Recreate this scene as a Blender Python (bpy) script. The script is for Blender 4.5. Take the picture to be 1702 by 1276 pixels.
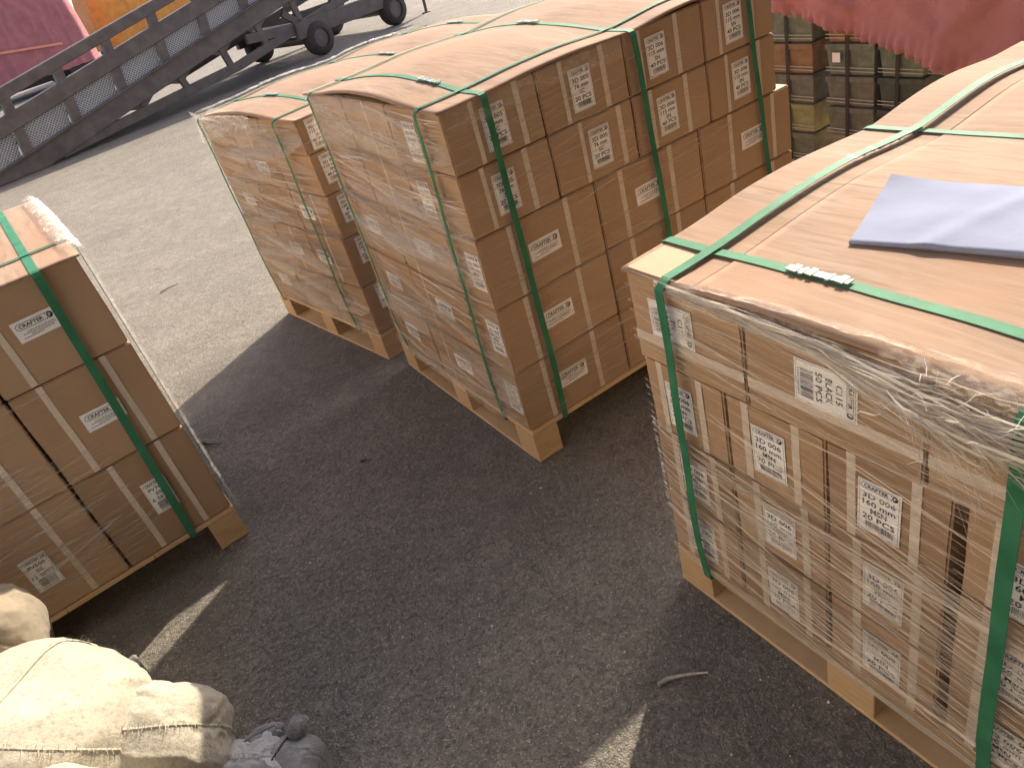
import bpy, bmesh, math, random
from mathutils import Matrix, Vector, noise
random.seed(7)
R = math.radians
for o in list(bpy.data.objects): bpy.data.objects.remove(o)
scene = bpy.context.scene
col = scene.collection

# ------------------------------------------------------------------ camera
cd = bpy.data.cameras.new('camera'); cam = bpy.data.objects.new('camera', cd); col.objects.link(cam)
cd.sensor_width = 36; cd.lens = 36 * 1244.95 / 1702; cd.clip_start = .02; cd.clip_end = 2000
pitch, roll = .568568, -.294502
fw = Vector((0, math.cos(pitch), -math.sin(pitch))); up0 = Vector((0, math.sin(pitch), math.cos(pitch))); rt0 = Vector((1, 0, 0))
rt = math.cos(roll) * rt0 + math.sin(roll) * up0; upv = -math.sin(roll) * rt0 + math.cos(roll) * up0
M = Matrix((rt, upv, -fw)).transposed().to_4x4(); M.translation = (0, 0, 1.6)
cam.matrix_world = M
scene.camera = cam

# ------------------------------------------------------------------ light
SUN_AZ = math.atan2(.549, .836)          # clockwise from +Y
SUN_EL = R(35)
w = bpy.data.worlds.new('World'); scene.world = w; w.use_nodes = True
wn = w.node_tree.nodes; wl = w.node_tree.links
sky = wn.new('ShaderNodeTexSky'); sky.sky_type = 'NISHITA'; sky.sun_disc = False
sky.sun_elevation = SUN_EL; sky.sun_rotation = SUN_AZ; sky.dust_density = 2.2; sky.air_density = .42; sky.ozone_density = .05
wl.new(sky.outputs[0], wn['Background'].inputs[0]); wn['Background'].inputs[1].default_value = .15
sd = bpy.data.lights.new('sun', 'SUN'); sd.energy = 3.0; sd.angle = R(.6); sd.color = (1, .885, .70)
sun = bpy.data.objects.new('sun', sd); col.objects.link(sun)
sv = Vector((math.sin(SUN_AZ) * math.cos(SUN_EL), math.cos(SUN_AZ) * math.cos(SUN_EL), math.sin(SUN_EL)))
sun.rotation_euler = sv.to_track_quat('Z', 'Y').to_euler(); sun.location = sv * 20
vs = scene.view_settings; vs.view_transform = 'Standard'; vs.look = 'None'; vs.exposure = 1.62; vs.gamma = 1; vs.use_curve_mapping = False
scene.render.engine = 'CYCLES'
scene.cycles.transparent_max_bounces = 24

# ------------------------------------------------------------------ helpers
def tag(o, label=None, cat=None, group=None, kind=None):
    if label: o['label'] = label
    if cat: o['category'] = cat
    if group: o['group'] = group
    if kind: o['kind'] = kind
    return o
def link(name, me, parent=None, mat=None, loc=None, rz=None):
    o = bpy.data.objects.new(name, me); col.objects.link(o)
    if parent: o.parent = parent
    if mat and me and not me.materials: me.materials.append(mat)
    if loc is not None: o.location = loc
    if rz is not None: o.rotation_euler = (0, 0, rz)
    return o
def mesh(name, v, f, smooth=False):
    me = bpy.data.meshes.new(name); me.from_pydata(v, [], f); me.update()
    if smooth: me.polygons.foreach_set('use_smooth', [True] * len(me.polygons))
    return me
def boxdata(x0, x1, y0, y1, z0, z1, base=0):
    v = [(x0,y0,z0),(x1,y0,z0),(x1,y1,z0),(x0,y1,z0),(x0,y0,z1),(x1,y0,z1),(x1,y1,z1),(x0,y1,z1)]
    f = [(0,3,2,1),(4,5,6,7),(0,1,5,4),(1,2,6,5),(2,3,7,6),(3,0,4,7)]
    return v, [tuple(i + base for i in q) for q in f]
class MB:
    def __init__(s): s.v = []; s.f = []; s.m = []
    def box(s, *a, m=0):
        v, f = boxdata(*a, base=len(s.v)); s.v += v; s.f += f; s.m += [m] * len(f); return s
    def bar(s, p, q, w, h, upd=(0, 0, 1), m=0):
        p, q = Vector(p), Vector(q); d = (q - p).normalized(); sd_ = d.cross(Vector(upd)).normalized(); u_ = sd_.cross(d)
        b = len(s.v)
        for c in (p, q):
            for a, e in ((-1,-1),(1,-1),(1,1),(-1,1)): s.v.append(tuple(c + sd_ * a * w / 2 + u_ * e * h / 2))
        s.f += [(b+3,b+2,b+1,b),(b+4,b+5,b+6,b+7)] + [(b+i, b+(i+1)%4, b+4+(i+1)%4, b+4+i) for i in range(4)]; s.m += [m] * 6; return s
    def cyl(s, p, q, r0, r1=None, n=12, m=0):
        p, q = Vector(p), Vector(q); r1 = r0 if r1 is None else r1; d = (q - p).normalized()
        a = d.cross(Vector((0, 0, 1)) if abs(d.z) < .9 else Vector((1, 0, 0))).normalized(); c = d.cross(a); b = len(s.v)
        for pt, r in ((p, r0), (q, r1)):
            for i in range(n):
                t = 2 * math.pi * i / n; s.v.append(tuple(pt + a * r * math.cos(t) + c * r * math.sin(t)))
        s.f += [(b+i, b+(i+1)%n, b+n+(i+1)%n, b+n+i) for i in range(n)] + [tuple(b+i for i in range(n))[::-1], tuple(b+n+i for i in range(n))]; s.m += [m] * (n + 2); return s
    def poly(s, pts, m=0):
        b = len(s.v); s.v += [tuple(p) for p in pts]; s.f.append(tuple(range(b, b + len(pts)))); s.m.append(m); return s
    def me(s, name, smooth=False):
        me = mesh(name, s.v, s.f, smooth)
        me.polygons.foreach_set('material_index', s.m); return me
def bevelled(me, w, seg=1):
    bm = bmesh.new(); bm.from_mesh(me); bmesh.ops.bevel(bm, geom=bm.edges[:], offset=w, segments=seg, affect='EDGES', clamp_overlap=True); bm.to_mesh(me); bm.free(); return me

# ------------------------------------------------------------------ materials
class Mat:
    def __init__(s, name):
        s.m = bpy.data.materials.new(name); s.m.use_nodes = True; s.t = s.m.node_tree; s.n = s.t.nodes; s.b = s.n['Principled BSDF']; s.co = s.n.new('ShaderNodeTexCoord')
    def set(s, **k):
        for a, v in k.items(): s.b.inputs[a.replace('_', ' ')].default_value = v
        return s
    def l(s, a, b): s.t.links.new(a, b)
    def map(s, scale=(1, 1, 1), rot=(0, 0, 0), src='Object'):
        m = s.n.new('ShaderNodeMapping'); m.inputs['Scale'].default_value = scale; m.inputs['Rotation'].default_value = rot; s.l(s.co.outputs[src], m.inputs[0]); return m.outputs[0]
    def noise(s, vec, scale, detail=4, rough=.55, dist=0):
        t = s.n.new('ShaderNodeTexNoise'); t.inputs['Scale'].default_value = scale; t.inputs['Detail'].default_value = detail; t.inputs['Roughness'].default_value = rough; t.inputs['Distortion'].default_value = dist
        s.l(vec, t.inputs['Vector']); return t.outputs[0]
    def vor(s, vec, scale, feat='F1', out=0):
        t = s.n.new('ShaderNodeTexVoronoi'); t.feature = feat; t.inputs['Scale'].default_value = scale; s.l(vec, t.inputs['Vector']); return t.outputs[out]
    def wave(s, vec, scale, axis='Z', dist=0, prof='SIN', dscale=1):
        t = s.n.new('ShaderNodeTexWave'); t.bands_direction = axis; t.wave_profile = prof; t.inputs['Scale'].default_value = scale; t.inputs['Distortion'].default_value = dist; t.inputs['Detail Scale'].default_value = dscale; s.l(vec, t.inputs['Vector']); return t.outputs[1]
    def ramp(s, fac, stops):
        r = s.n.new('ShaderNodeValToRGB'); e = r.color_ramp.elements
        while len(e) < len(stops): e.new(.5)
        for i, (p, c) in enumerate(stops): e[i].position = p; e[i].color = (*c, 1) if len(c) == 3 else c
        s.l(fac, r.inputs[0]); return r.outputs[0]
    def mix(s, fac, a, b, mode='MIX'):
        x = s.n.new('ShaderNodeMix'); x.data_type = 'RGBA'; x.blend_type = mode
        for sock, v in ((x.inputs[0], fac), (x.inputs[6], a), (x.inputs[7], b)):
            if hasattr(v, 'is_output'): s.l(v, sock)
            elif isinstance(v, (int, float)): sock.default_value = v
            else: sock.default_value = (*v, 1)
        return x.outputs[2]
    def math(s, op, a, b=0.0):
        x = s.n.new('ShaderNodeMath'); x.operation = op
        for sock, v in ((x.inputs[0], a), (x.inputs[1], b)):
            if hasattr(v, 'is_output'): s.l(v, sock)
            else: sock.default_value = v
        return x.outputs[0]
    def rnd(s): return s.n.new('ShaderNodeObjectInfo').outputs['Random']
    def base(s, c):
        if hasattr(c, 'is_output'): s.l(c, s.b.inputs['Base Color'])
        else: s.b.inputs['Base Color'].default_value = (*c, 1)
        return s
    def bump(s, h, strength=.3, dist=.01):
        b = s.n.new('ShaderNodeBump'); b.inputs['Strength'].default_value = strength; b.inputs['Distance'].default_value = dist; s.l(h, b.inputs['Height']); s.l(b.outputs[0], s.b.inputs['Normal']); return s

def m_cardboard():
    s = Mat('cardboard'); o = s.map(); 
    n1 = s.noise(s.map((1, 1, 1)), 3.5, 5); n2 = s.noise(o, 260, 3); 
    c = s.ramp(n1, [(.25, (.385, .252, .15)), (.75, (.475, .325, .205))])
    c = s.mix(s.math('MULTIPLY', n2, .35), c, (.31, .205, .125))
    hv = s.math('ADD', s.math('MULTIPLY', s.rnd(), .34), .80)
    c = s.mix(1.0, c, s.mix(hv, (0, 0, 0), (1, 1, 1)), 'MULTIPLY')
    sc = s.noise(s.map((6, 6, 90)), 4, 3, .7)
    c = s.mix(s.math('MULTIPLY', s.math('GREATER_THAN', sc, .70), .25), c, (.56, .40, .25))
    s.base(c).set(Roughness=.72, Specular_IOR_Level=.25)
    s.bump(s.math('ADD', s.math('MULTIPLY', s.wave(s.map(), 120, 'X'), .12), s.noise(o, 40, 4)), .22, .003); return s.m
def m_simple(name, c, rough=.6, var=.15, nscale=20, spec=.4, metal=0, bumpn=None):
    s = Mat(name); n = s.noise(s.map(), nscale, 5)
    lo = tuple(max(0, x * (1 - var)) for x in c); hi = tuple(min(1, x * (1 + var)) for x in c)
    s.base(s.ramp(n, [(.3, lo), (.7, hi)])).set(Roughness=rough, Specular_IOR_Level=spec, Metallic=metal)
    if bumpn: s.bump(s.noise(s.map(), bumpn[0], 4), bumpn[1], bumpn[2])
    return s.m
def m_plywood():
    s = Mat('plywood'); g = s.map((22, 2.2, 10)); n = s.noise(g, 2.0, 7, .66, 1.1); n2 = s.noise(s.map((4, 2.2, 4)), 1.3, 4, .6); fine = s.noise(s.map((330, 12, 60)), 1.5, 3, .7)
    rings = s.wave(s.map((5, .7, 4)), 1.7, 'X', 22, 'SIN', 1.6)
    c = s.ramp(n, [(.30, (.215, .147, .104)), (.5, (.305, .219, .162)), (.70, (.37, .278, .215))])
    c = s.mix(s.ramp(n2, [(.42, (0, 0, 0)), (.68, (.75, .75, .75))]), c, (.36, .22, .148))
    c = s.mix(s.math('MULTIPLY', rings, .30), c, (.31, .21, .155))
    c = s.mix(s.math('MULTIPLY', s.math('GREATER_THAN', fine, .58), .24), c, (.25, .16, .11))
    spots = s.math('LESS_THAN', s.vor(s.map((1, .5, 1)), 9), .035)
    c = s.mix(s.math('MULTIPLY', spots, .6), c, (.25, .13, .08))
    s.base(c).set(Roughness=.62, Specular_IOR_Level=.02); s.bump(s.math('ADD', fine, n), .25, .0015); return s.m
def m_palletwood(layers=True):
    s = Mat('pallet_wood'); n = s.noise(s.map((3, 3, 40)), 3, 5, .6, .3); n2 = s.noise(s.map(), 9, 4)
    c = s.ramp(n, [(.25, (.50, .32, .16)), (.75, (.72, .53, .31))])
    c = s.mix(s.math('MULTIPLY', n2, .3), c, (.50, .34, .19))
    c = s.mix(s.math('MULTIPLY', s.rnd(), .25), c, (.48, .30, .16))
    if layers:
        wv = s.wave(s.map((1, 1, 1)), 38, 'Z', 1.5, 'SIN', 3)
        c = s.mix(s.math('MULTIPLY', s.math('GREATER_THAN', wv, .8), .55), c, (.26, .14, .07))
    s.base(c).set(Roughness=.7, Specular_IOR_Level=.3); s.bump(n, .4, .003); return s.m
def m_asphalt():
    s = Mat('asphalt'); o = s.map()
    big = s.noise(o, .45, 5, .6, .4); mid = s.noise(o, 3.2, 7, .68, .5); fine = s.noise(o, 170, 4, .7); grit = s.vor(o, 210); mott = s.noise(o, 14, 6, .7, .6)
    c = s.ramp(big, [(.3, (.205, .185, .155)), (.7, (.285, .26, .22))])
    c = s.mix(s.math('MULTIPLY', s.ramp(mid, [(.38, (1, 1, 1)), (.62, (0, 0, 0))]), .5), c, (.14, .124, .106))
    c = s.mix(s.math('MULTIPLY', s.ramp(mott, [(.36, (1, 1, 1)), (.56, (0, 0, 0))]), .45), c, (.13, .115, .10))
    c = s.mix(s.math('MULTIPLY', s.ramp(mott, [(.55, (0, 0, 0)), (.75, (1, 1, 1))]), .35), c, (.32, .285, .235))
    c = s.mix(s.ramp(fine, [(.35, (.42, .42, .42)), (.55, (0, 0, 0))]), c, (.12, .106, .094))
    cell = s.vor(o, 210, 'F1', 1)
    sep = s.n.new('ShaderNodeSeparateColor'); s.l(cell, sep.inputs[0])
    c = s.mix(s.math('MULTIPLY', s.math('GREATER_THAN', sep.outputs[0], .88), .4), c, (.42, .38, .32))
    c = s.mix(s.math('MULTIPLY', s.math('LESS_THAN', sep.outputs[1], .12), .45), c, (.085, .078, .07))
    oil = s.noise(o, 1.1, 4, .5)
    c = s.mix(s.math('MULTIPLY', s.ramp(oil, [(.58, (0, 0, 0)), (.70, (1, 1, 1))]), .38), c, (.13, .115, .10))
    s.base(c).set(Roughness=.86, Specular_IOR_Level=.3)
    pits = s.ramp(s.noise(o, 60, 5, .75, .4), [(.30, (0, 0, 0)), (.48, (1, 1, 1))])
    h = s.math('ADD', s.math('MULTIPLY', fine, .5), s.math('ADD', s.math('MULTIPLY', grit, -.5), s.math('ADD', s.math('MULTIPLY', mott, 2.2), s.math('MULTIPLY', pits, .9))))
    s.bump(h, .9, .007); return s.m
def m_film(name, amul, rough=.18, white=.85, noisy=False):
    s = Mat(name); s.base((white, white * .90, white * .77)).set(Roughness=rough, Specular_IOR_Level=.9)
    at = s.n.new('ShaderNodeAttribute'); at.attribute_name = 'thickness'
    a = s.math('MULTIPLY', at.outputs['Fac'], amul)
    if noisy:
        n = s.noise(s.map((1, 1, 2.5)), 26, 5, .65, 1.0); r = s.ramp(n, [(.38, (.25, .25, .25)), (.62, (1, 1, 1))]); a = s.math('MULTIPLY', a, r)
        s.bump(s.noise(s.map((1, 1, 2)), 42, 4, .6, 1.2), .45, .006)
    tr = s.n.new('ShaderNodeBsdfTranslucent'); tr.inputs[0].default_value = (white, white * .97, white * .92, 1); tp = s.n.new('ShaderNodeBsdfTransparent')
    m1 = s.n.new('ShaderNodeMixShader'); m1.inputs[0].default_value = .4; s.l(s.b.outputs[0], m1.inputs[1]); s.l(tr.outputs[0], m1.inputs[2])
    m2 = s.n.new('ShaderNodeMixShader'); s.l(a, m2.inputs[0]); s.l(tp.outputs[0], m2.inputs[1]); s.l(m1.outputs[0], m2.inputs[2]); s.l(m2.outputs[0], s.n['Material Output'].inputs[0]); return s.m
def m_cloth(name, c, weave=420, var=.2, rough=.85, sheen=.3, wr=6, wb=.012, fold=(1, 1, 1)):
    s = Mat(name); n = s.noise(s.map(), 5, 5); o = s.map()
    lo = tuple(x * (1 - var) for x in c); hi = tuple(min(1, x * (1 + var)) for x in c)
    cc = s.ramp(n, [(.3, lo), (.7, hi)])
    wv = s.math('ADD', s.wave(o, weave, 'X', .6), s.wave(o, weave, 'Z', .6)); cc = s.mix(s.math('MULTIPLY', wv, .14), cc, tuple(x * .55 for x in c))
    s.base(cc).set(Roughness=rough, Specular_IOR_Level=.2, Sheen_Weight=sheen)
    s.bump(s.math('ADD', s.math('MULTIPLY', wv, .03), s.noise(s.map(fold), wr, 6, .6, .8)), .7, wb); return s.m
CARD = m_cardboard(); PLY = m_plywood(); PWOOD = m_palletwood(); DWOOD = m_palletwood(False); ASPH = m_asphalt()
TAPE = m_simple('packing_tape', (.60, .515, .42), .32, .08, 60, .5); PAPER = m_simple('label_paper', (.84, .83, .81), .55, .04, 30)
INK = m_simple('ink', (.03, .03, .035), .6, .1); WHITEINK = m_simple('white_print', (.74, .73, .72), .6, .03)
def m_strap():
    s = Mat('green_strap'); n = s.noise(s.map(), 14, 4); em = s.wave(s.map(), 320, 'DIAGONAL', 0)
    s.base(s.ramp(n, [(.3, (.03, .145, .075)), (.7, (.055, .22, .12))])).set(Roughness=.55, Specular_IOR_Level=.12); s.bump(em, .35, .0006); return s.m
STRAP = m_strap(); SEAL = m_simple('strap_seal', (.27, .32, .28), .5, .3, 60, .15, 0)
STRAND = m_film('film_strand', .9, .13, .72); CRUMPLE = m_film('film_crumple', .95, .12, .95, True)
STEEL = m_simple('brown_painted_steel', (.125, .10, .086), .55, .25, 6, .4, 0, (60, .3, .002)); RUBBER = m_simple('tyre_rubber', (.05, .042, .04), .8, .25, 20)
BLUEPAPER = m_simple('pale_blue_paper', (.265, .29, .395), .8, .05, 8, .03, 0, (9, .25, .01))
RED = m_cloth('red_cloth', (.50, .205, .20), 160, .10, .85, .35, 6, .016, (1, 1, 1)); PINK = m_cloth('faded_red_cover', (.50, .17, .17), 60, .15, .85, .3, 1.2, .10, (1, 1, .4)); ORANGE = m_cloth('orange_cover', (.78, .36, .07), 60, .15, .8, .3, 1.5, .08)
def m_fleece(name, c):
    s = Mat(name); o = s.map(); n = s.noise(o, 6, 6, .6); sp = s.noise(o, 85, 5, .75); fz = s.noise(o, 240, 4, .8)
    cc = s.ramp(n, [(.3, tuple(x * .86 for x in c)), (.7, tuple(x * 1.1 for x in c))])
    cc = s.mix(s.ramp(sp, [(.36, (.7, .7, .7)), (.5, (0, 0, 0))]), cc, tuple(x * .6 for x in c))
    s.base(cc).set(Roughness=.95, Specular_IOR_Level=.1, Sheen_Weight=.25)
    s.bump(s.math('ADD', s.math('MULTIPLY', sp, .7), s.math('ADD', s.math('MULTIPLY', fz, .3), s.math('MULTIPLY', s.noise(o, 18, 5, .6, .6), .8))), .6, .006); return s.m
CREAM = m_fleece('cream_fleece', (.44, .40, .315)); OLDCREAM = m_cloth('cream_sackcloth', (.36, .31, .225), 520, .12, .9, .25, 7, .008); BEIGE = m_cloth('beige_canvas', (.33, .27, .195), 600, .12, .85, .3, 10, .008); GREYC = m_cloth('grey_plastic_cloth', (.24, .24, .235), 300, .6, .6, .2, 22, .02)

# ------------------------------------------------------------------ ground
g = link('ground', mesh('ground', [(-600,-600,0),(600,-600,0),(600,600,0),(-600,600,0)], [(0,1,2,3)]), None, ASPH); tag(g, kind='structure')

# ------------------------------------------------------------------ unseen wall and canopy, added behind the viewer to block sky light
WALL = m_simple('shade_wall_steel', (.045, .042, .04), .6, .2, 3)
wh = link('added_shade_wall', None, loc=(.42 * 1.0, -.907 * 1.0, 0), rz=R(24.9)); tag(wh, 'dark corrugated wall and canopy added unseen behind the viewer for shade', 'added light blocker')
mbw = MB()
for i in range(52): mbw.box(-1.5 + i * .28, -1.5 + i * .28 + .14, -.36, -.02, 0, 6.5).box(-1.5 + i * .28 + .14, -1.5 + i * .28 + .28, -.40, -.06, 0, 6.5)
link('wall', mbw.me('wall'), wh, WALL)
link('shade_canopy', MB().box(-.5, 11.5, -.5, 2.7, 4.6, 4.7).me('shade_canopy'), wh, WALL)  # added overhead out of view, darkens the faces turned to the viewer
for px_ in (-.4, 3.6, 7.6): link('bracket', MB().bar((px_, 0, 3.6), (px_, 2.4, 4.5), .08, .12).bar((px_, 0, 4.5), (px_, 2.6, 4.5), .08, .14).me('bracket'), wh, WALL)

# ------------------------------------------------------------------ unseen cream wall, added to bounce warm light onto the loads
BOUNCEW = m_simple('bounce_wall_cream', (.60, .52, .41), .9, .12, 1.5, .2, 0, (20, .3, .01)); PLINTH = m_simple('grey_plinth', (.22, .20, .18), .9, .2, 4)
yw = link('added_bounce_wall', None, loc=(-.907 * 4.8, -.42 * 4.8, 0), rz=R(114.9)); tag(yw, 'cream painted wall added out of view to bounce light onto the loads', 'wall')
link('wall', MB().box(-5, 13, .0, .25, .45, 4.6).me('wall'), yw, BOUNCEW)
link('plinth', MB().box(-5, 13, -.03, .28, 0, .45).me('plinth'), yw, PLINTH)
link('coping', MB().box(-5.05, 13.05, -.05, .30, 4.6, 4.7).me('coping'), yw, PLINTH)
for k_ in range(7): link('pier', MB().box(-4.8 + k_ * 2.9, -4.4 + k_ * 2.9, -.12, -.001, .0, 4.59).me('pier'), yw, BOUNCEW)

# ------------------------------------------------------------------ pallet frames
class Frame:
    def __init__(s, x, y, yaw): s.rz = yaw - math.pi / 2; s.m = Matrix.Translation((x, y, 0)) @ Matrix.Rotation(s.rz, 4, 'Z')
    def p(s, x, y, z): return s.m @ Vector((x, y, z))
FB = Frame(.0153, 1.9795, 2.00502); FC = Frame(-.4974, 2.9918, 2.15062); FA = Frame(-1.0270, 2.0768, 2.06823); FD = Frame(.2859, 1.3442, 2.0019)
DECK = .13

def pallet(F, x0, x1, y0, y1, label):
    t = link('wooden_pallet', None, loc=F.p(0, 0, 0), rz=F.rz); tag(t, label, 'pallet', 'wooden pallets under the strapped loads')
    n = 5; wd = (x1 - x0) / n
    yb = y1 - y0
    bm_ = bevelled(boxdata_me(0, wd - .0012, y0, y1, DECK - .017, DECK), .0015)
    for i in range(n): link('deck_board', bm_, t, DWOOD, (x0 + i * wd + .002, 0, 0))
    bl = bevelled(boxdata_me(0, .10, 0, .112, .0125, DECK - .0172), .002); bb = bevelled(boxdata_me(0, .10, y0, y1, .0, .012), .0015)
    for xx in (x0, (x0 + x1) / 2 - .05, x1 - .10):
        link('bottom_board', bb, t, DWOOD, (xx, 0, .001))
        for yy in (y0, (y0 + y1) / 2 - .056, y1 - .112): link('block', bl, t, PWOOD, (xx + .0005, yy + (.0005 if yy == y0 else -.0005), 0))
    return t
def boxdata_me(*a):
    v, f = boxdata(*a); return mesh('box', v, f)

# ------------------------------------------------------------------ printed labels
def text_mesh(txt, offs=0.0):
    cu = bpy.data.curves.new('t', 'FONT'); cu.body = txt; cu.align_x = 'CENTER'; cu.align_y = 'CENTER'; cu.resolution_u = 2; cu.offset = offs; cu.size = 1
    ob = bpy.data.objects.new('t', cu); col.objects.link(ob); dg = bpy.context.evaluated_depsgraph_get(); me = bpy.data.meshes.new_from_object(ob.evaluated_get(dg))
    v = [tuple(x.co) for x in me.vertices]; f = [tuple(p.vertices) for p in me.polygons]
    bpy.data.objects.remove(ob); bpy.data.curves.remove(cu); bpy.data.meshes.remove(me); return v, f
def put_text(mb, txt, cx, cz, wdt, hgt, m=0, y=0, offs=.012):
    v, f = text_mesh(txt, offs); xs = [a[0] for a in v]; ys = [a[1] for a in v]
    sx = wdt / (max(xs) - min(xs)); sy = hgt / (max(ys) - min(ys)); mx = (max(xs) + min(xs)) / 2; my = (max(ys) + min(ys)) / 2
    b = len(mb.v); mb.v += [(cx + (a[0] - mx) * sx, y, cz + (a[1] - my) * sy) for a in v]; mb.f += [tuple(b + i for i in q) for q in f]; mb.m += [m] * len(f)
def rect(mb, x0, x1, z0, z1, y=0, m=0): mb.poly([(x0, y, z0), (x1, y, z0), (x1, y, z1), (x0, y, z1)], m)
def pill(x0, x1, z0, z1, n=7, left=True, right=True):
    r = (z1 - z0) / 2; zc = (z0 + z1) / 2; pts = []
    if right: pts += [(x1 - r + r * math.cos(t), zc + r * math.sin(t)) for t in [-math.pi/2 + math.pi * i / n for i in range(n + 1)]]
    else: pts += [(x1, z0), (x1, z1)]
    if left: pts += [(x0 + r + r * math.cos(t), zc + r * math.sin(t)) for t in [math.pi/2 + math.pi * i / n for i in range(n + 1)]]
    else: pts += [(x0, z1), (x0, z0)]
    return pts
def logo(mb, cx, cz, wd, ht):
    x0, x1, z0, z1 = cx - wd/2, cx + wd/2, cz - ht/2, cz + ht/2; k = ht * .085
    o = pill(x0, x1, z0, z1); i = pill(x0 + k, x1 - k, z0 + k, z1 - k); n = len(o); b = len(mb.v)
    mb.v += [(a, 0, c) for a, c in o] + [(a, 0, c) for a, c in i]; mb.f += [(b+j, b+(j+1)%n, b+n+(j+1)%n, b+n+j) for j in range(n)]; mb.m += [0] * n
    put_text(mb, 'CRAFTER', x0 + wd * .41, cz, wd * .66, ht * .56, 0, 0, .03)
    pb = pill(x0 + wd * .80, x1 - k * .5, z0 + k * .5, z1 - k * .5, left=False); mb.poly([(a, -.0001, c) for a, c in pb])
    put_text(mb, 'P', x1 - wd * .085, cz, wd * .065, ht * .5, 1, -.0002, .03)
    put_text(mb, 'X', x0 + wd * .82, cz, wd * .11, ht * .98, 1, -.0002, .06); put_text(mb, 'X', x0 + wd * .815, cz, wd * .10, ht * .92, 0, -.0001, .02)
def barcode(mb, x0, x1, z0, z1, seed):
    rr = random.Random(seed); x = x0
    while x < x1:
        wd = rr.choice((.5, .5, 1, 1.5)) * (x1 - x0) / 60; rect(mb, x, min(x + wd, x1), z0, z1); x += wd + rr.choice((.6, .6, 1.1, 1.6)) * (x1 - x0) / 60
    for i in range(11): rect(mb, x0 + (x1 - x0) * (i + .2) / 11, x0 + (x1 - x0) * (i + .62) / 11, z0 - (z1 - z0) * .22, z0 - (z1 - z0) * .08)
LABELS = {}
def print_label(key):
    if key in LABELS: return LABELS[key]
    mb = MB()
    if key == 'brand':
        W, H = .114, .060; logo(mb, 0, .0125, .098, .0185)
        rr = random.Random(3)
        for r_, (a, b) in enumerate(((-.028, .044), (-.040, .046), (-.022, .040), (-.044, .010))):
            x = a
            while x < b: wd = rr.uniform(.003, .009); rect(mb, x, min(b, x + wd), -.0045 - r_ * .0052 - .0011, -.0045 - r_ * .0052 + .0009); x += wd + .0013
    else:
        lines = {'msn': ('3D 006', '160 mm', 'MSN', '20 PCS'), 'sn': ('3D 006', '115 mm', 'SN', '40 PCS'), 'sc': ('3D 005', '76 mm', 'SC', '20 PCS'), 'pv': ('PV700', 'SS', '6 SETS'), 'pvb': ('PV500', 'SS', '12 SETS'), 'black': ('C115', 'BLACK', '50 PCS'), 'pn': ('C115', 'PN', '50 PCS')}[key]
        W, H = (.077, .116) if len(lines) == 4 else ((.074, .122) if key.startswith('pv') else (.086, .116))
        k = .0012
        for a in ((-W/2+.003, W/2-.003, H/2-.003-k/2, H/2-.003), (-W/2+.003, W/2-.003, -H/2+.003, -H/2+.003+k/2), (-W/2+.003, -W/2+.003+k/2, -H/2+.003, H/2-.003), (W/2-.003-k/2, W/2-.003, -H/2+.003, H/2-.003)): rect(mb, *a)
        logo(mb, 0, H * .395, W * .86, .0125)
        n = len(lines); z = H * .395 - .0195; st = .0165 if n == 4 else .0185
        for ln in lines: put_text(mb, ln, 0, z, min(W * .84, .0098 * len(ln)), .0122, 0, 0, .016); z -= st
        barcode(mb, -W * .30, W * .36, -H * .40, z + st * .52 - .002, key)
    pm = mb.me('print_' + key); pm.materials.append(INK); pm.materials.append(WHITEINK)
    lm = boxdata_me(-W/2, W/2, -.0004, 0, -H/2, H/2)
    LABELS[key] = (lm, pm, W, H); return LABELS[key]

# ------------------------------------------------------------------ cartons
BODY = {}
def carton_mesh(w, d, h, var):
    k = (round(w, 3), round(d, 3), round(h, 3), var)
    if k in BODY: return BODY[k]
    bm = bmesh.new(); bmesh.ops.create_cube(bm, size=1)
    for v in bm.verts: v.co = Vector((v.co.x * w, v.co.y * d, (v.co.z + .5) * h))
    bmesh.ops.bevel(bm, geom=bm.edges[:], offset=.0035, segments=2, affect='EDGES')
    bmesh.ops.subdivide_edges(bm, edges=[e for e in bm.edges if e.calc_length() > .08], cuts=4, use_grid_fill=True)
    for v in bm.verts:                                   # dents only go inwards
        q = v.co + Vector((var * 7.3, 0, 0)); n_ = noise.noise(q * 6)
        c = Vector((v.co.x, v.co.y, v.co.z - h / 2)); edge = max(abs(c.x) / (w/2), abs(c.y) / (d/2)); 
        am = .0024 * max(0, n_ + .35)
        if abs(abs(c.y) - d/2) < .004: v.co.y -= math.copysign(am, c.y)
        if abs(abs(c.x) - w/2) < .004: v.co.x -= math.copysign(am, c.x)
    me = bpy.data.meshes.new('carton'); bm.to_mesh(me); bm.free(); me.materials.append(CARD)
    BODY[k] = me; return me
TAPEM = {}
def tape_mesh(w, h):
    k = (round(w, 3), round(h, 3))
    if k not in TAPEM:
        n = 6; mb = MB()
        for i in range(n):
            a, b = -h/2 + h * i / n, -h/2 + h * (i + 1) / n; ja, jb = .0016 * noise.noise(Vector((a * 30, h, w * 9))), .0016 * noise.noise(Vector((b * 30, h, w * 9)))
            mb.poly([(-w/2 + ja, 0, a), (w/2 + ja, 0, a), (w/2 + jb, 0, b), (-w/2 + jb, 0, b)])
        TAPEM[k] = mb.me('tape'); TAPEM[k].materials.append(TAPE)
    return TAPEM[k]
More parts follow.
